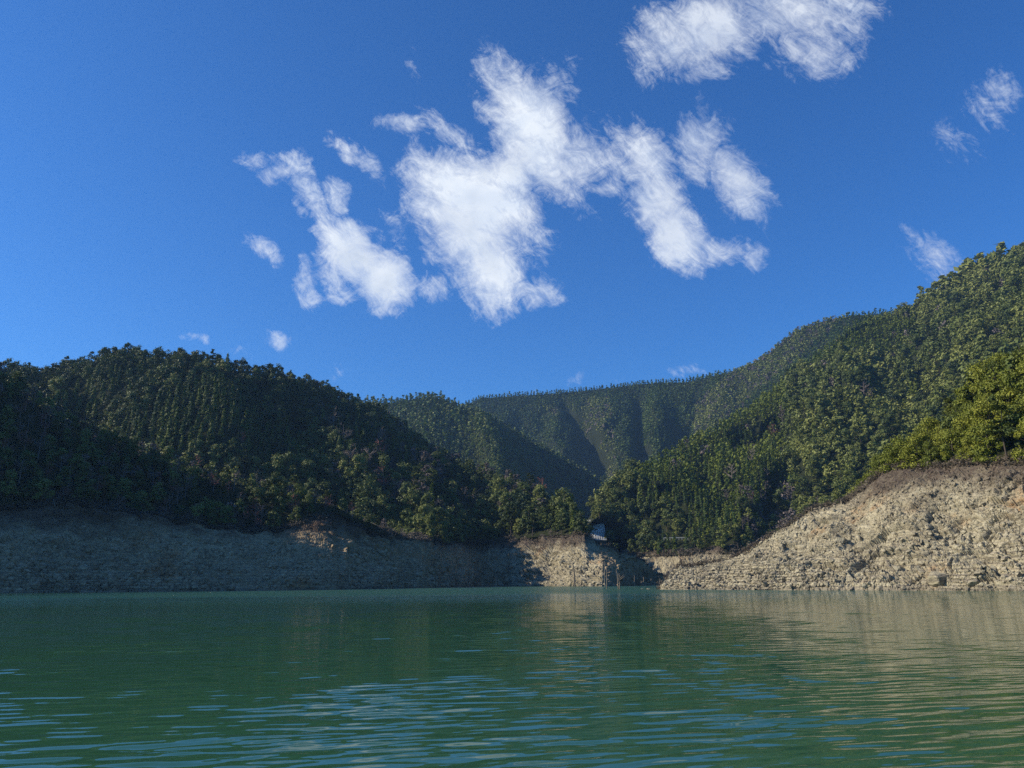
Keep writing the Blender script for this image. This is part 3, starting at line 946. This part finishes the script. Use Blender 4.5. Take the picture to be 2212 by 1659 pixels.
# a few hand-placed trees that stand out: x, y(base), hill bvh, kind, scale
def on(bv, x, y):
    d = ray(float(x), float(y))
    h = BVH[bv].ray_cast(Vector((0, 0, CAMH)), Vector(d), 6000)
    return None if h[0] is None else (np.array(h[0]), np.array(h[1]))


SPEC = []
for x_, y_, bv, hill, kd, s_ in ((230, 790, 'bh', 1, KT, 1.1), (598, 800, 'bh', 1, KC, 1.0), (440, 776, 'bh', 1, KT, .95), (735, 1092, 'sp', 0, KT, 1.05), (640, 1092, 'sp', 0, KY, 1.0),
                                 (590, 1074, 'sp', 0, KB, 1.1), (905, 1110, 'bh', 1, KY, .85), (820, 1108, 'bh', 1, KY, .9), (1215, 1130, 'bh', 1, KB, 1.15), (1175, 1128, 'bh', 1, KB, 1.1),
                                 (1525, 1194, 'md', 2, KT, 1.3), (1560, 1192, 'md', 2, KB, 1.6), (1595, 1190, 'md', 2, KT, 1.45), (1620, 1178, 'md', 2, KB, 1.3), (1400, 1196, 'md', 2, KB, 1.3), (1365, 1196, 'md', 2, KB, 1.2),
                                 (1272, 1118, 'md', 2, KB, .7), (1282, 1122, 'md', 2, KB, .65), (1292, 1124, 'md', 2, KB, .75), (1302, 1130, 'md', 2, KB, .8), (1310, 1142, 'md', 2, KB, .9), (1316, 1156, 'md', 2, KB, .9), (1324, 1168, 'md', 2, KB, .8), (1300, 1114, 'md', 2, KB, 1.2), (1316, 1116, 'md', 2, KB, 1.1), (1332, 1120, 'md', 2, KB, 1.3), (1290, 1106, 'md', 2, KB, 1.0), (1346, 1124, 'md', 2, KB, 1.1), (1190, 1144, 'bh', 1, KB, .8), (1207, 1146, 'bh', 1, KB, .85), (1160, 1148, 'bh', 1, KB, .8), (1226, 1142, 'bh', 1, KB, .9), (1175, 1146, 'bh', 1, KB, .7), (1240, 1138, 'bh', 1, KB, .9), (1145, 1152, 'bh', 1, KB, .75), (1232, 1120, 'bh', 1, KB, 1.05), (1120, 1135, 'bh', 1, KB, 1.2)):
    h = on(bv, x_, y_)
    if h is not None: SPEC.append((h[0], kd, s_, hill))
if SPEC:
    T['P'] = np.concatenate([T['P'], [s_[0] for s_ in SPEC]])
    T['kind'] = np.r_[T['kind'], [s_[1] for s_ in SPEC]]; T['sc'] = np.r_[T['sc'], [s_[2] for s_ in SPEC]]
    T['tint'] = np.r_[T['tint'], [.62] * len(SPEC)]; T['hill'] = np.r_[T['hill'], [s_[3] for s_ in SPEC]]

# what of them can be seen
HT = np.array([12.0, 10.0, 11.0, 9.0, 10.0]); WD = np.array([4.4, 6.4, 6.2, 5.4, 6.4])
P = T['P']; N_ = len(P)
h_ = HT[T['kind']] * T['sc']; w_ = WD[T['kind']] * T['sc']
seen = np.zeros(N_, bool)
eyes = [Vector((0, 0, CAMH)), Vector((-12, 0, CAMH + 1)), Vector((12, 0, CAMH + 1))]
trees_bvh = list(BVH.values())
front_vis = np.zeros(N_, bool)
for i in range(N_):
    tp = Vector((P[i, 0], P[i, 1], P[i, 2] + h_[i] * .8))
    for ke, ey in enumerate(eyes):
        dv = tp - ey; L_ = dv.length; dv /= L_
        blocked = False
        for b in trees_bvh:
            hit = b.ray_cast(ey, dv, L_ - 1.0)
            if hit[0] is not None: blocked = True; break
        if not blocked:
            seen[i] = True
            if ke == 0: front_vis[i] = True
            break
px, py = proj(P + np.stack([0 * h_, 0 * h_, h_ * .5], -1))
dist = np.linalg.norm(P, axis=1)
hpx = h_ / dist * FP * .46; wpx = w_ / dist * FP * .42
inframe = (px > -60) & (px < 2272) & (py > -60)
wide = (px > -500) & (px < 2600)
order = np.argsort(dist)
cov = np.zeros((830, 1106), bool)
vis = np.zeros(N_)
for i in order:
    if not (front_vis[i] and inframe[i]): continue
    x0, x1 = int(max(0, (px[i] - wpx[i]) / 2)), int(min(1106, (px[i] + wpx[i]) / 2 + 1))
    y0, y1 = int(max(0, (py[i] - hpx[i]) / 2)), int(min(830, (py[i] + hpx[i]) / 2 + 1))
    if x1 <= x0 or y1 <= y0: continue
    sub = cov[y0:y1, x0:x1]
    vis[i] = (~sub).sum()
    sub[:] = True

indiv = np.zeros(N_, bool)
for kd, mx in ((KC, 285), (KB, 285), (KT, 120), (KBARE, 90), (KY, 120)):
    c_ = np.where((T['kind'] == kd) & (vis > 14))[0]
    c_ = c_[np.argsort(-vis[c_])][:mx]
    indiv[c_] = True

# ------------------------------------------------------------------ individual trees
KNAME = {KC: ('conifer_tree', 'conifer'), KB: ('evergreen_tree', 'tree'), KT: ('pine_tree', 'pine'), KBARE: ('bare_tree', 'bare tree'), KY: ('leafy_shrub_tree', 'small tree')}
PROTO = {}


def proto_mesh(name, V, F, mats, tint=None, smooth=False):
    o = mesh_obj(name, V, F, mats, smooth=smooth, tint=tint)
    me_ = o.data
    bpy.data.objects.remove(o)
    return me_


def qf(n): return np.arange(n).reshape(-1, 4)


for kd, sets, mt in ((KC, LOD_C[0], M_CED), (KB, LOD_B[0], M_BRD), (KT, LOD_T[0], M_BRD), (KY, None, M_YEL)):
    if kd == KY:
        sets = [crown_broad(5200, .30, np.random.default_rng(700 + i), H=9.0, W_=4.2, base=.04, lobes=26) for i in range(5)]
    PROTO[kd] = []
    for i, (v, t) in enumerate(sets):
        R_ = np.random.default_rng(40 + i + kd * 10)
        tv, tf = trunk_geo(R_, HT[kd] * (.93 if kd != KC else .97), .20 if kd != KY else .16, 3 if kd == KC else 7, .15 if kd == KC else .4)
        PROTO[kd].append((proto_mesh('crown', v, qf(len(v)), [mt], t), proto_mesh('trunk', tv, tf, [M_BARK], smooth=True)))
PROTO[KBARE] = []
for i in range(6):
    R_ = np.random.default_rng(60 + i)
    v, f = bare_geo(R_, thick=1.7)
    top = tube([(0, 0, -1.2), (0, 0, 0), (.1, 0, 4.5), (0, 0, 9)], [.26, .22, .14, .05], 6)
    PROTO[KBARE].append((proto_mesh('crown', v, f, [M_TWIG if i % 3 else M_TWIGR]), proto_mesh('trunk', top[0], top[1], [M_TWIG], smooth=True)))

SPOT = {0: 'the shaded spur at left', 1: 'the hill left of the gap', 2: 'the tall mountain on the right', 3: 'the far spur', 4: 'the far ridge', 5: 'the knoll over the sunlit bank'}
ADJ = {KC: ('narrow', 'conifer'), KB: ('round', 'evergreen tree'), KT: ('layered', 'pine'), KBARE: ('leafless', 'tree'), KY: ('bushy', 'yellow-green tree')}


def where_words(i):
    x_, y_ = px[i], py[i]; hl = T['hill'][i]
    if hl == 5:
        a_ = 'at the left end of' if x_ < 1980 else 'in the middle of' if x_ < 2110 else 'toward the right of'
        return a_ + ' ' + SPOT[5]
    if hl == 0:
        return ('high on' if y_ < 930 else 'midway along' if x_ < 450 else 'at the low end of') + ' ' + SPOT[0]
    if hl == 1:
        if x_ > 1090: return 'above the sunlit rock point'
        if y_ < 850 + max(0, x_ - 600) * .36: return 'on the skyline of ' + SPOT[1]
        if y_ > 1050: return 'just above the shaded rock of ' + SPOT[1]
        return 'halfway up ' + SPOT[1]
    if hl == 2:
        if y_ > 1090: return 'at the foot of ' + SPOT[2]
        return ('left of the dark gully on ' if x_ < 1680 else 'right of the dark gully on ') + 'the right mountain'
    return 'on ' + SPOT[int(hl)]


made = {}
for i in np.where(indiv)[0]:
    kd = int(T['kind'][i]); hl = int(T['hill'][i])
    vs = PROTO[kd]; vi = int(rng.integers(0, len(vs)))
    root = bpy.data.objects.new(KNAME[kd][0], None)
    C.objects.link(root)
    root.empty_display_size = .5
    root.location = P[i] - np.array([0, 0, .2])
    s_ = float(T['sc'][i])
    root.rotation_euler = (rng.normal(0, .03), rng.normal(0, .03), rng.uniform(0, 6.283))
    root.scale = (s_ * rng.uniform(.92, 1.1), s_ * rng.uniform(.92, 1.1), s_)
    sh, nm = ADJ[kd]
    size = 'tall' if s_ > 1.0 else 'short' if s_ < .7 else 'mid-sized'
    lab = f'{size} {sh} {nm} {where_words(i)}'
    tag(root, lab, KNAME[kd][1], f'{nm}s {where_words(i)}')
    for me_, nme in zip(vs[vi], ('crown', 'trunk')):
        o = bpy.data.objects.new(nme, me_); C.objects.link(o); o.parent = root

# ------------------------------------------------------------------ the rest of the woods, one mass per hill
BARE_LOW = []
for i in range(4):
    v, f = bare_geo(np.random.default_rng(800 + i), n1=9, n2=2, thick=2.2)
    BARE_LOW.append((v, f))
for hl in range(6):
    sel = np.where((T['hill'] == hl) & ~indiv & seen & wide)[0]
    if not len(sel): continue
    Vs, Ts, Ms = [], [], []
    BV, BF, off = [], [], 0
    for kd in (KC, KB, KT, KBARE, KY):
        s2 = sel[T['kind'][sel] == kd]
        if not len(s2): continue
        for lod in (1, 2, 3):
            d_ = dist[s2]
            m_ = (d_ < 640) if lod == 1 else ((d_ >= 640) & (d_ < 1180)) if lod == 2 else (d_ >= 1180)
            s3 = s2[m_]
            if not len(s3): continue
            lib = {KC: LOD_C, KB: LOD_B, KT: LOD_T, KBARE: LOD_B, KY: LOD_B}[kd][lod]
            vid = rng.integers(0, len(lib), len(s3))
            for vi in range(len(lib)):
                ss = s3[vid == vi]
                if not len(ss): continue
                v, t = lib[vi]
                if kd == KBARE:      # leafless: thin the crown to a haze of twigs
                    kq = np.repeat(np.random.default_rng(vi).random(len(v) // 4) < .55, 4)
                    v = v[kq]; t = t[kq]
                an = rng.uniform(0, 6.283, len(ss)); c_, s_ = np.cos(an), np.sin(an)
                sc_ = T['sc'][ss] * (1.22 if lod == 3 else 1.05); sz = T['sc'][ss] * rng.uniform(.85, 1.1, len(ss))
                x_ = (v[None, :, 0] * c_[:, None] - v[None, :, 1] * s_[:, None]) * sc_[:, None] + P[ss, 0:1]
                y_ = (v[None, :, 0] * s_[:, None] + v[None, :, 1] * c_[:, None]) * sc_[:, None] + P[ss, 1:2]
                z_ = v[None, :, 2] * sz[:, None] + P[ss, 2:3] - .3
                Vs.append(np.stack([x_, y_, z_], -1).reshape(-1, 3).astype(np.float32))
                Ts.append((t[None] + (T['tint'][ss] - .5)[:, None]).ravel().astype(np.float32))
                mi = {KC: 0, KB: 1, KT: 1, KBARE: 2, KY: 3}[kd]
                Ms.append(np.full(len(ss) * len(v) // 4, mi, np.int32))
    V = np.concatenate(Vs)
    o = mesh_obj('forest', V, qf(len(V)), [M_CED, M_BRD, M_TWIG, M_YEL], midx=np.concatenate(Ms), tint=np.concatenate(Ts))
    tag(o, {0: 'thicket of shaded trees and scrub covering the near spur at left', 1: 'dense dark evergreen forest covering the hill left of the gap',
            2: 'mixed green forest covering the tall mountain on the right', 3: 'forest on the far spur with one flank in blue shade',
            4: 'plantation forest covering the farthest ridge across the middle', 5: 'scrubby yellow-green thicket filling the knoll above the sunlit bank'}[hl], 'forest', kind='stuff')

# ------------------------------------------------------------------ undergrowth, roots and brush along the tree lines
def brush(name, G, lo, hi, n, seed, label, size=.5):
    R = np.random.default_rng(seed)
    iv = R.uniform(lo, hi, n); iu = R.uniform(0, G.shape[1] - 1.01, n)
    Pb = G[iv.astype(int), iu.astype(int)]
    x_, y_ = proj(Pb)
    Pb = Pb[(x_ > -500) & (x_ < 2700)]
    k = 9
    n = len(Pb)
    Q = (Pb[:, None] + R.normal(0, .5, (n, k, 3)) * np.array([1, 1, .7]) + np.array([0, 0, .5])).reshape(-1, 3)
    v = leaf_quads(Q, np.tile([-.3, -.5, .8], (len(Q), 1)), size, R)
    t = np.repeat(R.random(n), k * 4)
    o = mesh_obj(name, v, qf(len(v)), [M_BRUSH], tint=t)
    return tag(o, label, 'undergrowth', kind='stuff')


M_BRUSH = leaf_mat('brush', (.018, .022, .012), (.055, .045, .030), (.11, .085, .06), .15)
brush('undergrowth', WB, 172, 203, 9000, 1, 'dark scrub and roots fringing the top of the left rock bank')
brush('undergrowth', EB, 326, 369, 3200, 2, 'dry brush and roots under the trees atop the sunlit bank', .35)
brush('undergrowth', GD, 16, 20, 4500, 3, 'dry scrub along the foot of the right mountain', .9)

# ------------------------------------------------------------------ loose rock
ICO = bmesh.new(); bmesh.ops.create_icosphere(ICO, subdivisions=1, radius=1)
ico_v = np.array([v.co[:] for v in ICO.verts]); ico_f = np.array([[v.index for v in f.verts] for f in ICO.faces]); ICO.free()


def rubble(G, lo, hi, n, smin, smax, seed, label, xr=(-300, 2500), zmax=20):
    R = np.random.default_rng(seed)
    iv = (lo + (hi - lo) * R.random(n) ** 1.3).astype(int); iu = R.uniform(0, G.shape[1] - 1.01, n).astype(int)
    Pb = G[iv, iu]; x_, y_ = proj(Pb)
    cl = fbm(Pb[:, 0] / 8, Pb[:, 1] / 8, 3, seed)
    Pb = Pb[(x_ > xr[0]) & (x_ < xr[1]) & (Pb[:, 2] < zmax) & (Pb[:, 2] > -.1) & (cl > -.35)]
    n = len(Pb)
    V = ico_v[None] * (1 + R.normal(0, .22, (n, len(ico_v), 1)))
    sc_ = (smin + (smax - smin) * R.random((n, 1, 1)) ** 5) * R.uniform(.55, 1.25, (n, 1, 3))
    V = V * sc_
    a_ = R.uniform(0, 6.283, n)[:, None]; b_ = R.normal(0, .5, n)[:, None]
    X_, Y_, Z_ = V[..., 0], V[..., 1], V[..., 2]
    Y2, Z2 = Y_ * np.cos(b_) - Z_ * np.sin(b_), Y_ * np.sin(b_) + Z_ * np.cos(b_)
    V = np.stack([X_ * np.cos(a_) - Y2 * np.sin(a_), X_ * np.sin(a_) + Y2 * np.cos(a_), Z2], -1) + Pb[:, None]
    F = (ico_f[None] + (np.arange(n) * len(ico_v))[:, None, None]).reshape(-1, 3)
    o = mesh_obj('rubble', V.reshape(-1, 3), F, [M_ROCK])
    return tag(o, label, 'rubble', kind='stuff')


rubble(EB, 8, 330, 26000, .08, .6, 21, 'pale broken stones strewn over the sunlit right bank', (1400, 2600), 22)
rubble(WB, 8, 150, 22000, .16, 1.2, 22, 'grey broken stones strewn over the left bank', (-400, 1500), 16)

# boulders
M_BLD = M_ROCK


def boulder(x_, y_, bv, sz, label, seed, flat=1.0):
    h = on(bv, x_, y_)
    if h is None: return
    R = np.random.default_rng(seed)
    bm = bmesh.new()
    pts = unit(R.normal(0, 1, (15, 3))) * R.uniform(.85, 1.1, (15, 1))
    for p_ in pts: bm.verts.new(p_ * np.array([1, .9, flat]))
    r_ = bmesh.ops.convex_hull(bm, input=bm.verts[:])
    dl = [v for v in bm.verts if not v.link_faces]
    bmesh.ops.delete(bm, geom=dl, context='VERTS')
    bmesh.ops.triangulate(bm, faces=bm.faces[:])
    bmesh.ops.bevel(bm, geom=bm.edges[:], offset=.05, segments=1, affect='EDGES')
    bmesh.ops.triangulate(bm, faces=bm.faces[:])
    bmesh.ops.subdivide_edges(bm, edges=[e_ for e_ in bm.edges if e_.calc_length() > .35], cuts=2, use_grid_fill=True)
    for v in bm.verts: v.co += Vector(R.normal(0, .018, 3))
    me_ = bpy.data.meshes.new('boulder'); bm.to_mesh(me_); bm.free(); me_.materials.append(M_BLD)
    o = bpy.data.objects.new('boulder', me_); C.objects.link(o)
    o.location = h[0] + np.array([0, 0, sz * .15]); o.scale = (sz, sz, sz); o.rotation_euler = (R.normal(0, .3), R.normal(0, .3), R.uniform(0, 6))
    tag(o, label, 'boulder', 'boulders on the sunlit bank')


for k, (x_, y_, s_, lb_) in enumerate([
        (2030, 1254, 2.3, 'largest boulder low on the sunlit bank, dark face over a hollow'),
        (1938, 1232, 1.2, 'rounded boulder left of the largest one on the sunlit bank'),
        (1975, 1229, 1.0, 'smaller boulder between the rounded one and the largest boulder'),
        (1835, 1254, 1.3, 'squat boulder at the waterline near the leaning log'),
        (2170, 1181, 1.1, 'boulder high on the sunlit bank toward its right end'),
        (1817, 1171, 1.3, 'dark-sided boulder in the outcrop halfway up the sunlit bank'),
        (1856, 1166, 1.1, 'boulder right beside the dark-sided one in the outcrop'),
        (1762, 1140, .9, 'small boulder near the slope edge below the evergreen trees'),
        (1835, 1123, 1.2, 'boulder beneath the upper edge of the sunlit bank'),
        (2105, 1262, 1.1, 'boulder right of the largest one, just above the water'),
        (1702, 1188, .8, 'boulder on the thin left part of the sunlit bank'),
        (1900, 1275, .9, 'low boulder touching the water below the rounded boulder'),
        (2190, 1272, 1.2, 'pale boulder at the waterline at the far right')]):
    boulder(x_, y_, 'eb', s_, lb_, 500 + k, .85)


# ------------------------------------------------------------------ dead trees standing in the water
def at_px(x_, y_, d):
    r_ = ray(float(x_), float(y_)); k_ = d / math.hypot(r_[0], r_[1])
    return np.array([0, 0, CAMH]) + r_ * k_


def part(name, geo, mat, parent, smooth=True):
    return mesh_obj(name, geo[0], geo[1], [mat], parent=parent, smooth=smooth)


def snag(d, trunk, branches, r0, label, seed):
    """trunk / branches given as frame points; built at distance d"""
    R = np.random.default_rng(seed)
    b = at_px(trunk[0][0], 1259, d); b[2] = 0
    root = bpy.data.objects.new('dead_tree', None); C.objects.link(root); root.location = b; root.empty_display_size = .3
    tag(root, label, 'dead tree', 'drowned dead trees standing in the lake')

    def path(pts, r1, r2, deep=False):
        Q = []
        for x_, y_ in pts:
            q_ = at_px(x_, y_, d) - b
            Q.append(q_)
        if deep: Q[0][2] = -1.5
        Q = np.array(Q)
        t = np.linspace(0, len(Q) - 1, (len(Q) - 1) * 5 + 1)
        Q = np.stack([np.interp(t, np.arange(len(Q)), Q[:, k]) for k in range(3)], -1)
        Q[1:-1] += R.normal(0, .05, (len(Q) - 2, 3))
        rr_ = np.linspace(r1, r2, len(Q)) * R.uniform(.85, 1.15, len(Q))
        dd = Q.copy()
        return tube(dd, rr_, 7)
    part('trunk', path(trunk, r0, r0 * .45, True), M_SNAG, root)
    for br in branches:
        geo = path(br, r0 * .5, r0 * .16)
        geo[0][:, 1] += np.linspace(0, R.normal(0, .5), len(geo[0]))
        part('branch', geo, M_SNAG, root)
    return root


snag(352, [(1242, 1270), (1240.5, 1240), (1238, 1215)], [[(1239.5, 1234), (1228, 1229), (1216, 1221)], [(1238, 1218), (1234, 1212)], [(1238.5, 1219), (1243, 1213)]], .42, 'branching dead trunk standing at the foot of the sunlit rock point', 1)
snag(215, [(1311.7, 1278), (1311, 1250), (1310, 1224)], [[(1310.5, 1232), (1306, 1226)]], .17, 'straight bare dead trunk standing in open water, left of the twin stems', 2)
snag(345, [(1306.5, 1268), (1306.3, 1240), (1306, 1212)], [], .22, 'thin tall dead pole behind the straight trunk', 3)
snag(213, [(1336.3, 1278), (1333.5, 1240), (1330.5, 1234)], [[(1332.2, 1238), (1331, 1230), (1333, 1227)]], .15, 'curved dead stem, left of the twin pair in open water', 4)
snag(212, [(1339, 1278), (1338, 1255), (1337, 1239)], [[(1340, 1252), (1345, 1248), (1349, 1245)], [(1340, 1249), (1344, 1245), (1346.5, 1240)]], .17, 'forked dead stem, right of the twin pair in open water', 5)
for k, (x_, yt, d, r_, lb_) in enumerate([(1254, 1256, 362, .1, 'short grey stick just right of the branching dead trunk'), (1324, 1257, 372, .12, 'short dead stick between the straight trunk and the twin stems'),
        (1350.5, 1254, 366, .22, 'stubby dead stump right of the twin stems'), (1370.5, 1243, 372, .2, 'single upright dead trunk midway along the shaded shore'),
        (1385, 1254, 380, .2, 'stump with a broken top on the shaded shore'), (1390.5, 1246, 384, .24, 'tallest dead trunk before the dark shaded slope'),
        (1406, 1249, 392, .2, 'dead trunk with a kink near the tip of the shaded slope'), (1410.5, 1262, 394, .1, 'small stick beside the kinked dead trunk'), (1415, 1258, 396, .12, 'thin low stick between two taller dead trunks'),
        (1424, 1249, 400, .2, 'leaning dead trunk nearest the tip of the dark point'), (1431, 1257, 404, .1, 'last thin stick at the tip of the dark point')]):
    R = np.random.default_rng(70 + k)
    brs = [[(x_, yt + 5), (x_ + R.uniform(-4, 4), yt + 1)]] if r_ > .15 else []
    snag(d, [(x_ + R.uniform(-1, 1.2), 1270), (x_ + R.uniform(-.4, .4), (1266 + yt) / 2), (x_, yt)], brs, r_, lb_, 90 + k)
snag(206, [(1346, 1280), (1347, 1274), (1348.5, 1271)], [], .05, 'thin slanted twig poking from the water beside the forked stem', 130)
snag(206, [(1352, 1280), (1353, 1275), (1354.5, 1272.5)], [], .05, 'second slanted twig farther right in open water', 131)


# drift logs on the banks
def log(bv, a_, b_, r_, label, lift=.3):
    p0, p1 = on(bv, *a_), on(bv, *b_)
    if p0 is None or p1 is None: return
    q0, q1 = p0[0], p1[0]
    R = np.random.default_rng(int(a_[0]))
    mid = (q0 + q1) / 2 + R.normal(0, .15, 3)
    Q = np.array([q0, (q0 + mid) / 2, mid, (mid + q1) / 2, q1]) - q0
    geo = tube(Q, np.array([1, .9, .8, .65, .4]) * r_, 7)
    o = mesh_obj('driftwood_log', geo[0], geo[1], [M_SNAG], smooth=True)
    o.location = q0 + np.array([-.2, -.5, lift])
    tag(o, label, 'log', 'drift logs lying on the banks')


log('eb', (1838, 1279), (1858, 1252), .22, 'dark log leaning from the water up the sunlit bank')
log('eb', (1750, 1110), (1762, 1140), .16, 'thin log near the upper edge of the sunlit bank')
log('eb', (1915, 1215), (1930, 1240), .13, 'thin log above the rounded boulder on the sunlit bank')
log('eb', (2060, 1245), (2100, 1262), .18, 'log lying right of the largest boulder')
log('wb', (118, 1082), (122, 1096), .22, 'pale fallen trunk at the left edge of the rock bank top')
log('wb', (470, 1130), (505, 1112), .22, 'fallen trunk in the dark scrub above the left bank')

# ------------------------------------------------------------------ concrete slope lattice in the gap, road rail
def flat_mat(name, col, rough=.8, var=.25):
    m, q = new_mat(name)
    P_ = q.n('ShaderNodeTexCoord').outputs['Object']
    n_ = q.noise(P_, 2.0, 5, .6)
    c_ = q.mix(n_, tuple(c * (1 - var) for c in col), tuple(min(1, c * (1 + var)) for c in col))
    d = q.n('ShaderNodeBsdfPrincipled', ins={'Base Color': c_, 'Roughness': rough})
    out(q, d.outputs[0])
    return m


M_CONC = flat_mat('weathered_concrete', (.55, .54, .50))
M_WHITE = flat_mat('fresh_shotcrete', (.80, .81, .80), .7, .08)
M_FILL = flat_mat('lattice_soil', (.13, .14, .12), .95)


def box_geo(c0, ax, ay, az_, hx, hy, hz):
    V = np.array([c0 + sx * hx * ax + sy * hy * ay + sz * hz * az_ for sx in (-1, 1) for sy in (-1, 1) for sz in (-1, 1)])
    F = np.array([(0, 1, 3, 2), (4, 6, 7, 5), (0, 4, 5, 1), (2, 3, 7, 6), (0, 2, 6, 4), (1, 5, 7, 3)])
    return V, F


h = on('md', 1284, 1150)
if h is not None:
    c0 = h[0]
    nrm = h[1] if h[1][1] < 0 else -h[1]
    nrm = unit(np.array([.02, -.72, .70]))
    ux = unit(np.cross(np.array([0, 0, 1.0]), nrm)); uy = np.cross(nrm, ux)
    root = bpy.data.objects.new('slope_retaining_lattice', None); C.objects.link(root); root.location = c0
    tag(root, 'pale concrete lattice with white patches holding the slope in the gap', 'retaining wall')
    nx, ny, cs = 9, 13, 1.7
    o0 = -ux * nx * cs / 2 - uy * ny * cs / 2 + nrm * 3.0
    def bend(V):
        # the lattice bulges gently with the slope
        a_ = V @ ux; b_ = V @ uy
        return V - nrm[None] * (.006 * a_ ** 2 + .004 * b_ ** 2)[:, None]
    gp = []
    for i in range(nx + 1):
        for j in range(ny):
            gp.append(box_geo(o0 + ux * i * cs + uy * (j + .5) * cs, ux, uy, nrm, .22, cs / 2 - .222, .28))
    for j in range(ny + 1):
        for i in range(nx):
            gp.append(box_geo(o0 + ux * (i + .5) * cs + uy * j * cs, ux, uy, nrm, cs / 2 + .22, .22, .30))
    v, f = join(gp); part('beams', (bend(v), f), M_CONC, root, False)
    bk = [box_geo(o0 + ux * nx * cs / 2 + uy * ny * cs / 2 - nrm * 2.9, ux, uy, nrm, nx * cs / 2 + .5, ny * cs / 2 + .5, 2.4)]
    v, f = join(bk); part('backfill', (v, f), M_FILL, root, False)
    R = np.random.default_rng(4)
    wp_ = []
    for (i, j) in [(1, 8), (2, 8), (4, 8), (1, 6), (3, 7), (5, 7), (7, 8), (4, 5), (5, 5), (6, 6), (7, 6), (3, 5), (2, 2), (3, 2), (4, 3), (5, 2), (3, 0), (4, 6), (6, 5)]:
        wp_.append(box_geo(o0 + ux * (i + .5) * cs + uy * (j + .5) * cs - nrm * .05, ux, uy, nrm, cs / 2 - .24, cs / 2 - .24 - R.uniform(0, .3), .12))
    v, f = join(wp_); part('white_panels', (bend(v), f), M_WHITE, root, False)

p0, p1 = on('md', 1434, 1164), on('md', 1486, 1160)
if p0 is not None and p1 is not None:
    q0, q1 = p0[0], p1[0]
    dmin = min(np.hypot(q0[0], q0[1]), np.hypot(q1[0], q1[1])) - 8
    q0 = at_px(1434, 1162, dmin); q1 = at_px(1486, 1161, dmin)
    root = bpy.data.objects.new('guard_rail', None); C.objects.link(root); root.location = q0
    tag(root, 'thin white guard rail of a lakeside road below the cedars', 'guard rail')
    t = unit(q1 - q0); L_ = np.linalg.norm(q1 - q0); up = np.array([0, 0, 1.0]); ay = np.cross(up, t)
    part('rail', box_geo(t * L_ / 2 + up * .0, t, ay, up, L_ / 2, .08, .09), M_WHITE, root, False)
    for k in range(9):
        part('post', box_geo(t * L_ * k / 8 - up * .75 + ay * .2, t, ay, up, .12, .1, .9), M_CONC, root, False)

# ------------------------------------------------------------------ air
m, q = new_mat('haze')
vol = q.n('ShaderNodeVolumePrincipled', ins={'Color': (.34, .62, 1.0, 1), 'Density': .000075, 'Anisotropy': .25})
q.n('ShaderNodeOutputMaterial', ins={1: vol.outputs[0]})
bm = bmesh.new(); bmesh.ops.create_cube(bm, size=1)
me = bpy.data.meshes.new('haze'); bm.to_mesh(me); bm.free(); me.materials.append(m)
hz = bpy.data.objects.new('haze', me); C.objects.link(hz)
hz.location = (0, 400, 346.5); hz.scale = (5400, 5400, 707); hz['kind'] = 'stuff'
tag(hz, 'thin blue haze filling the valley air', 'haze', kind='stuff')
print('TREES', N_, 'seen', int(seen.sum()), 'individual', int(indiv.sum()), 'maxz', float(GD[..., 2].max()), float(GA[..., 2].max()))
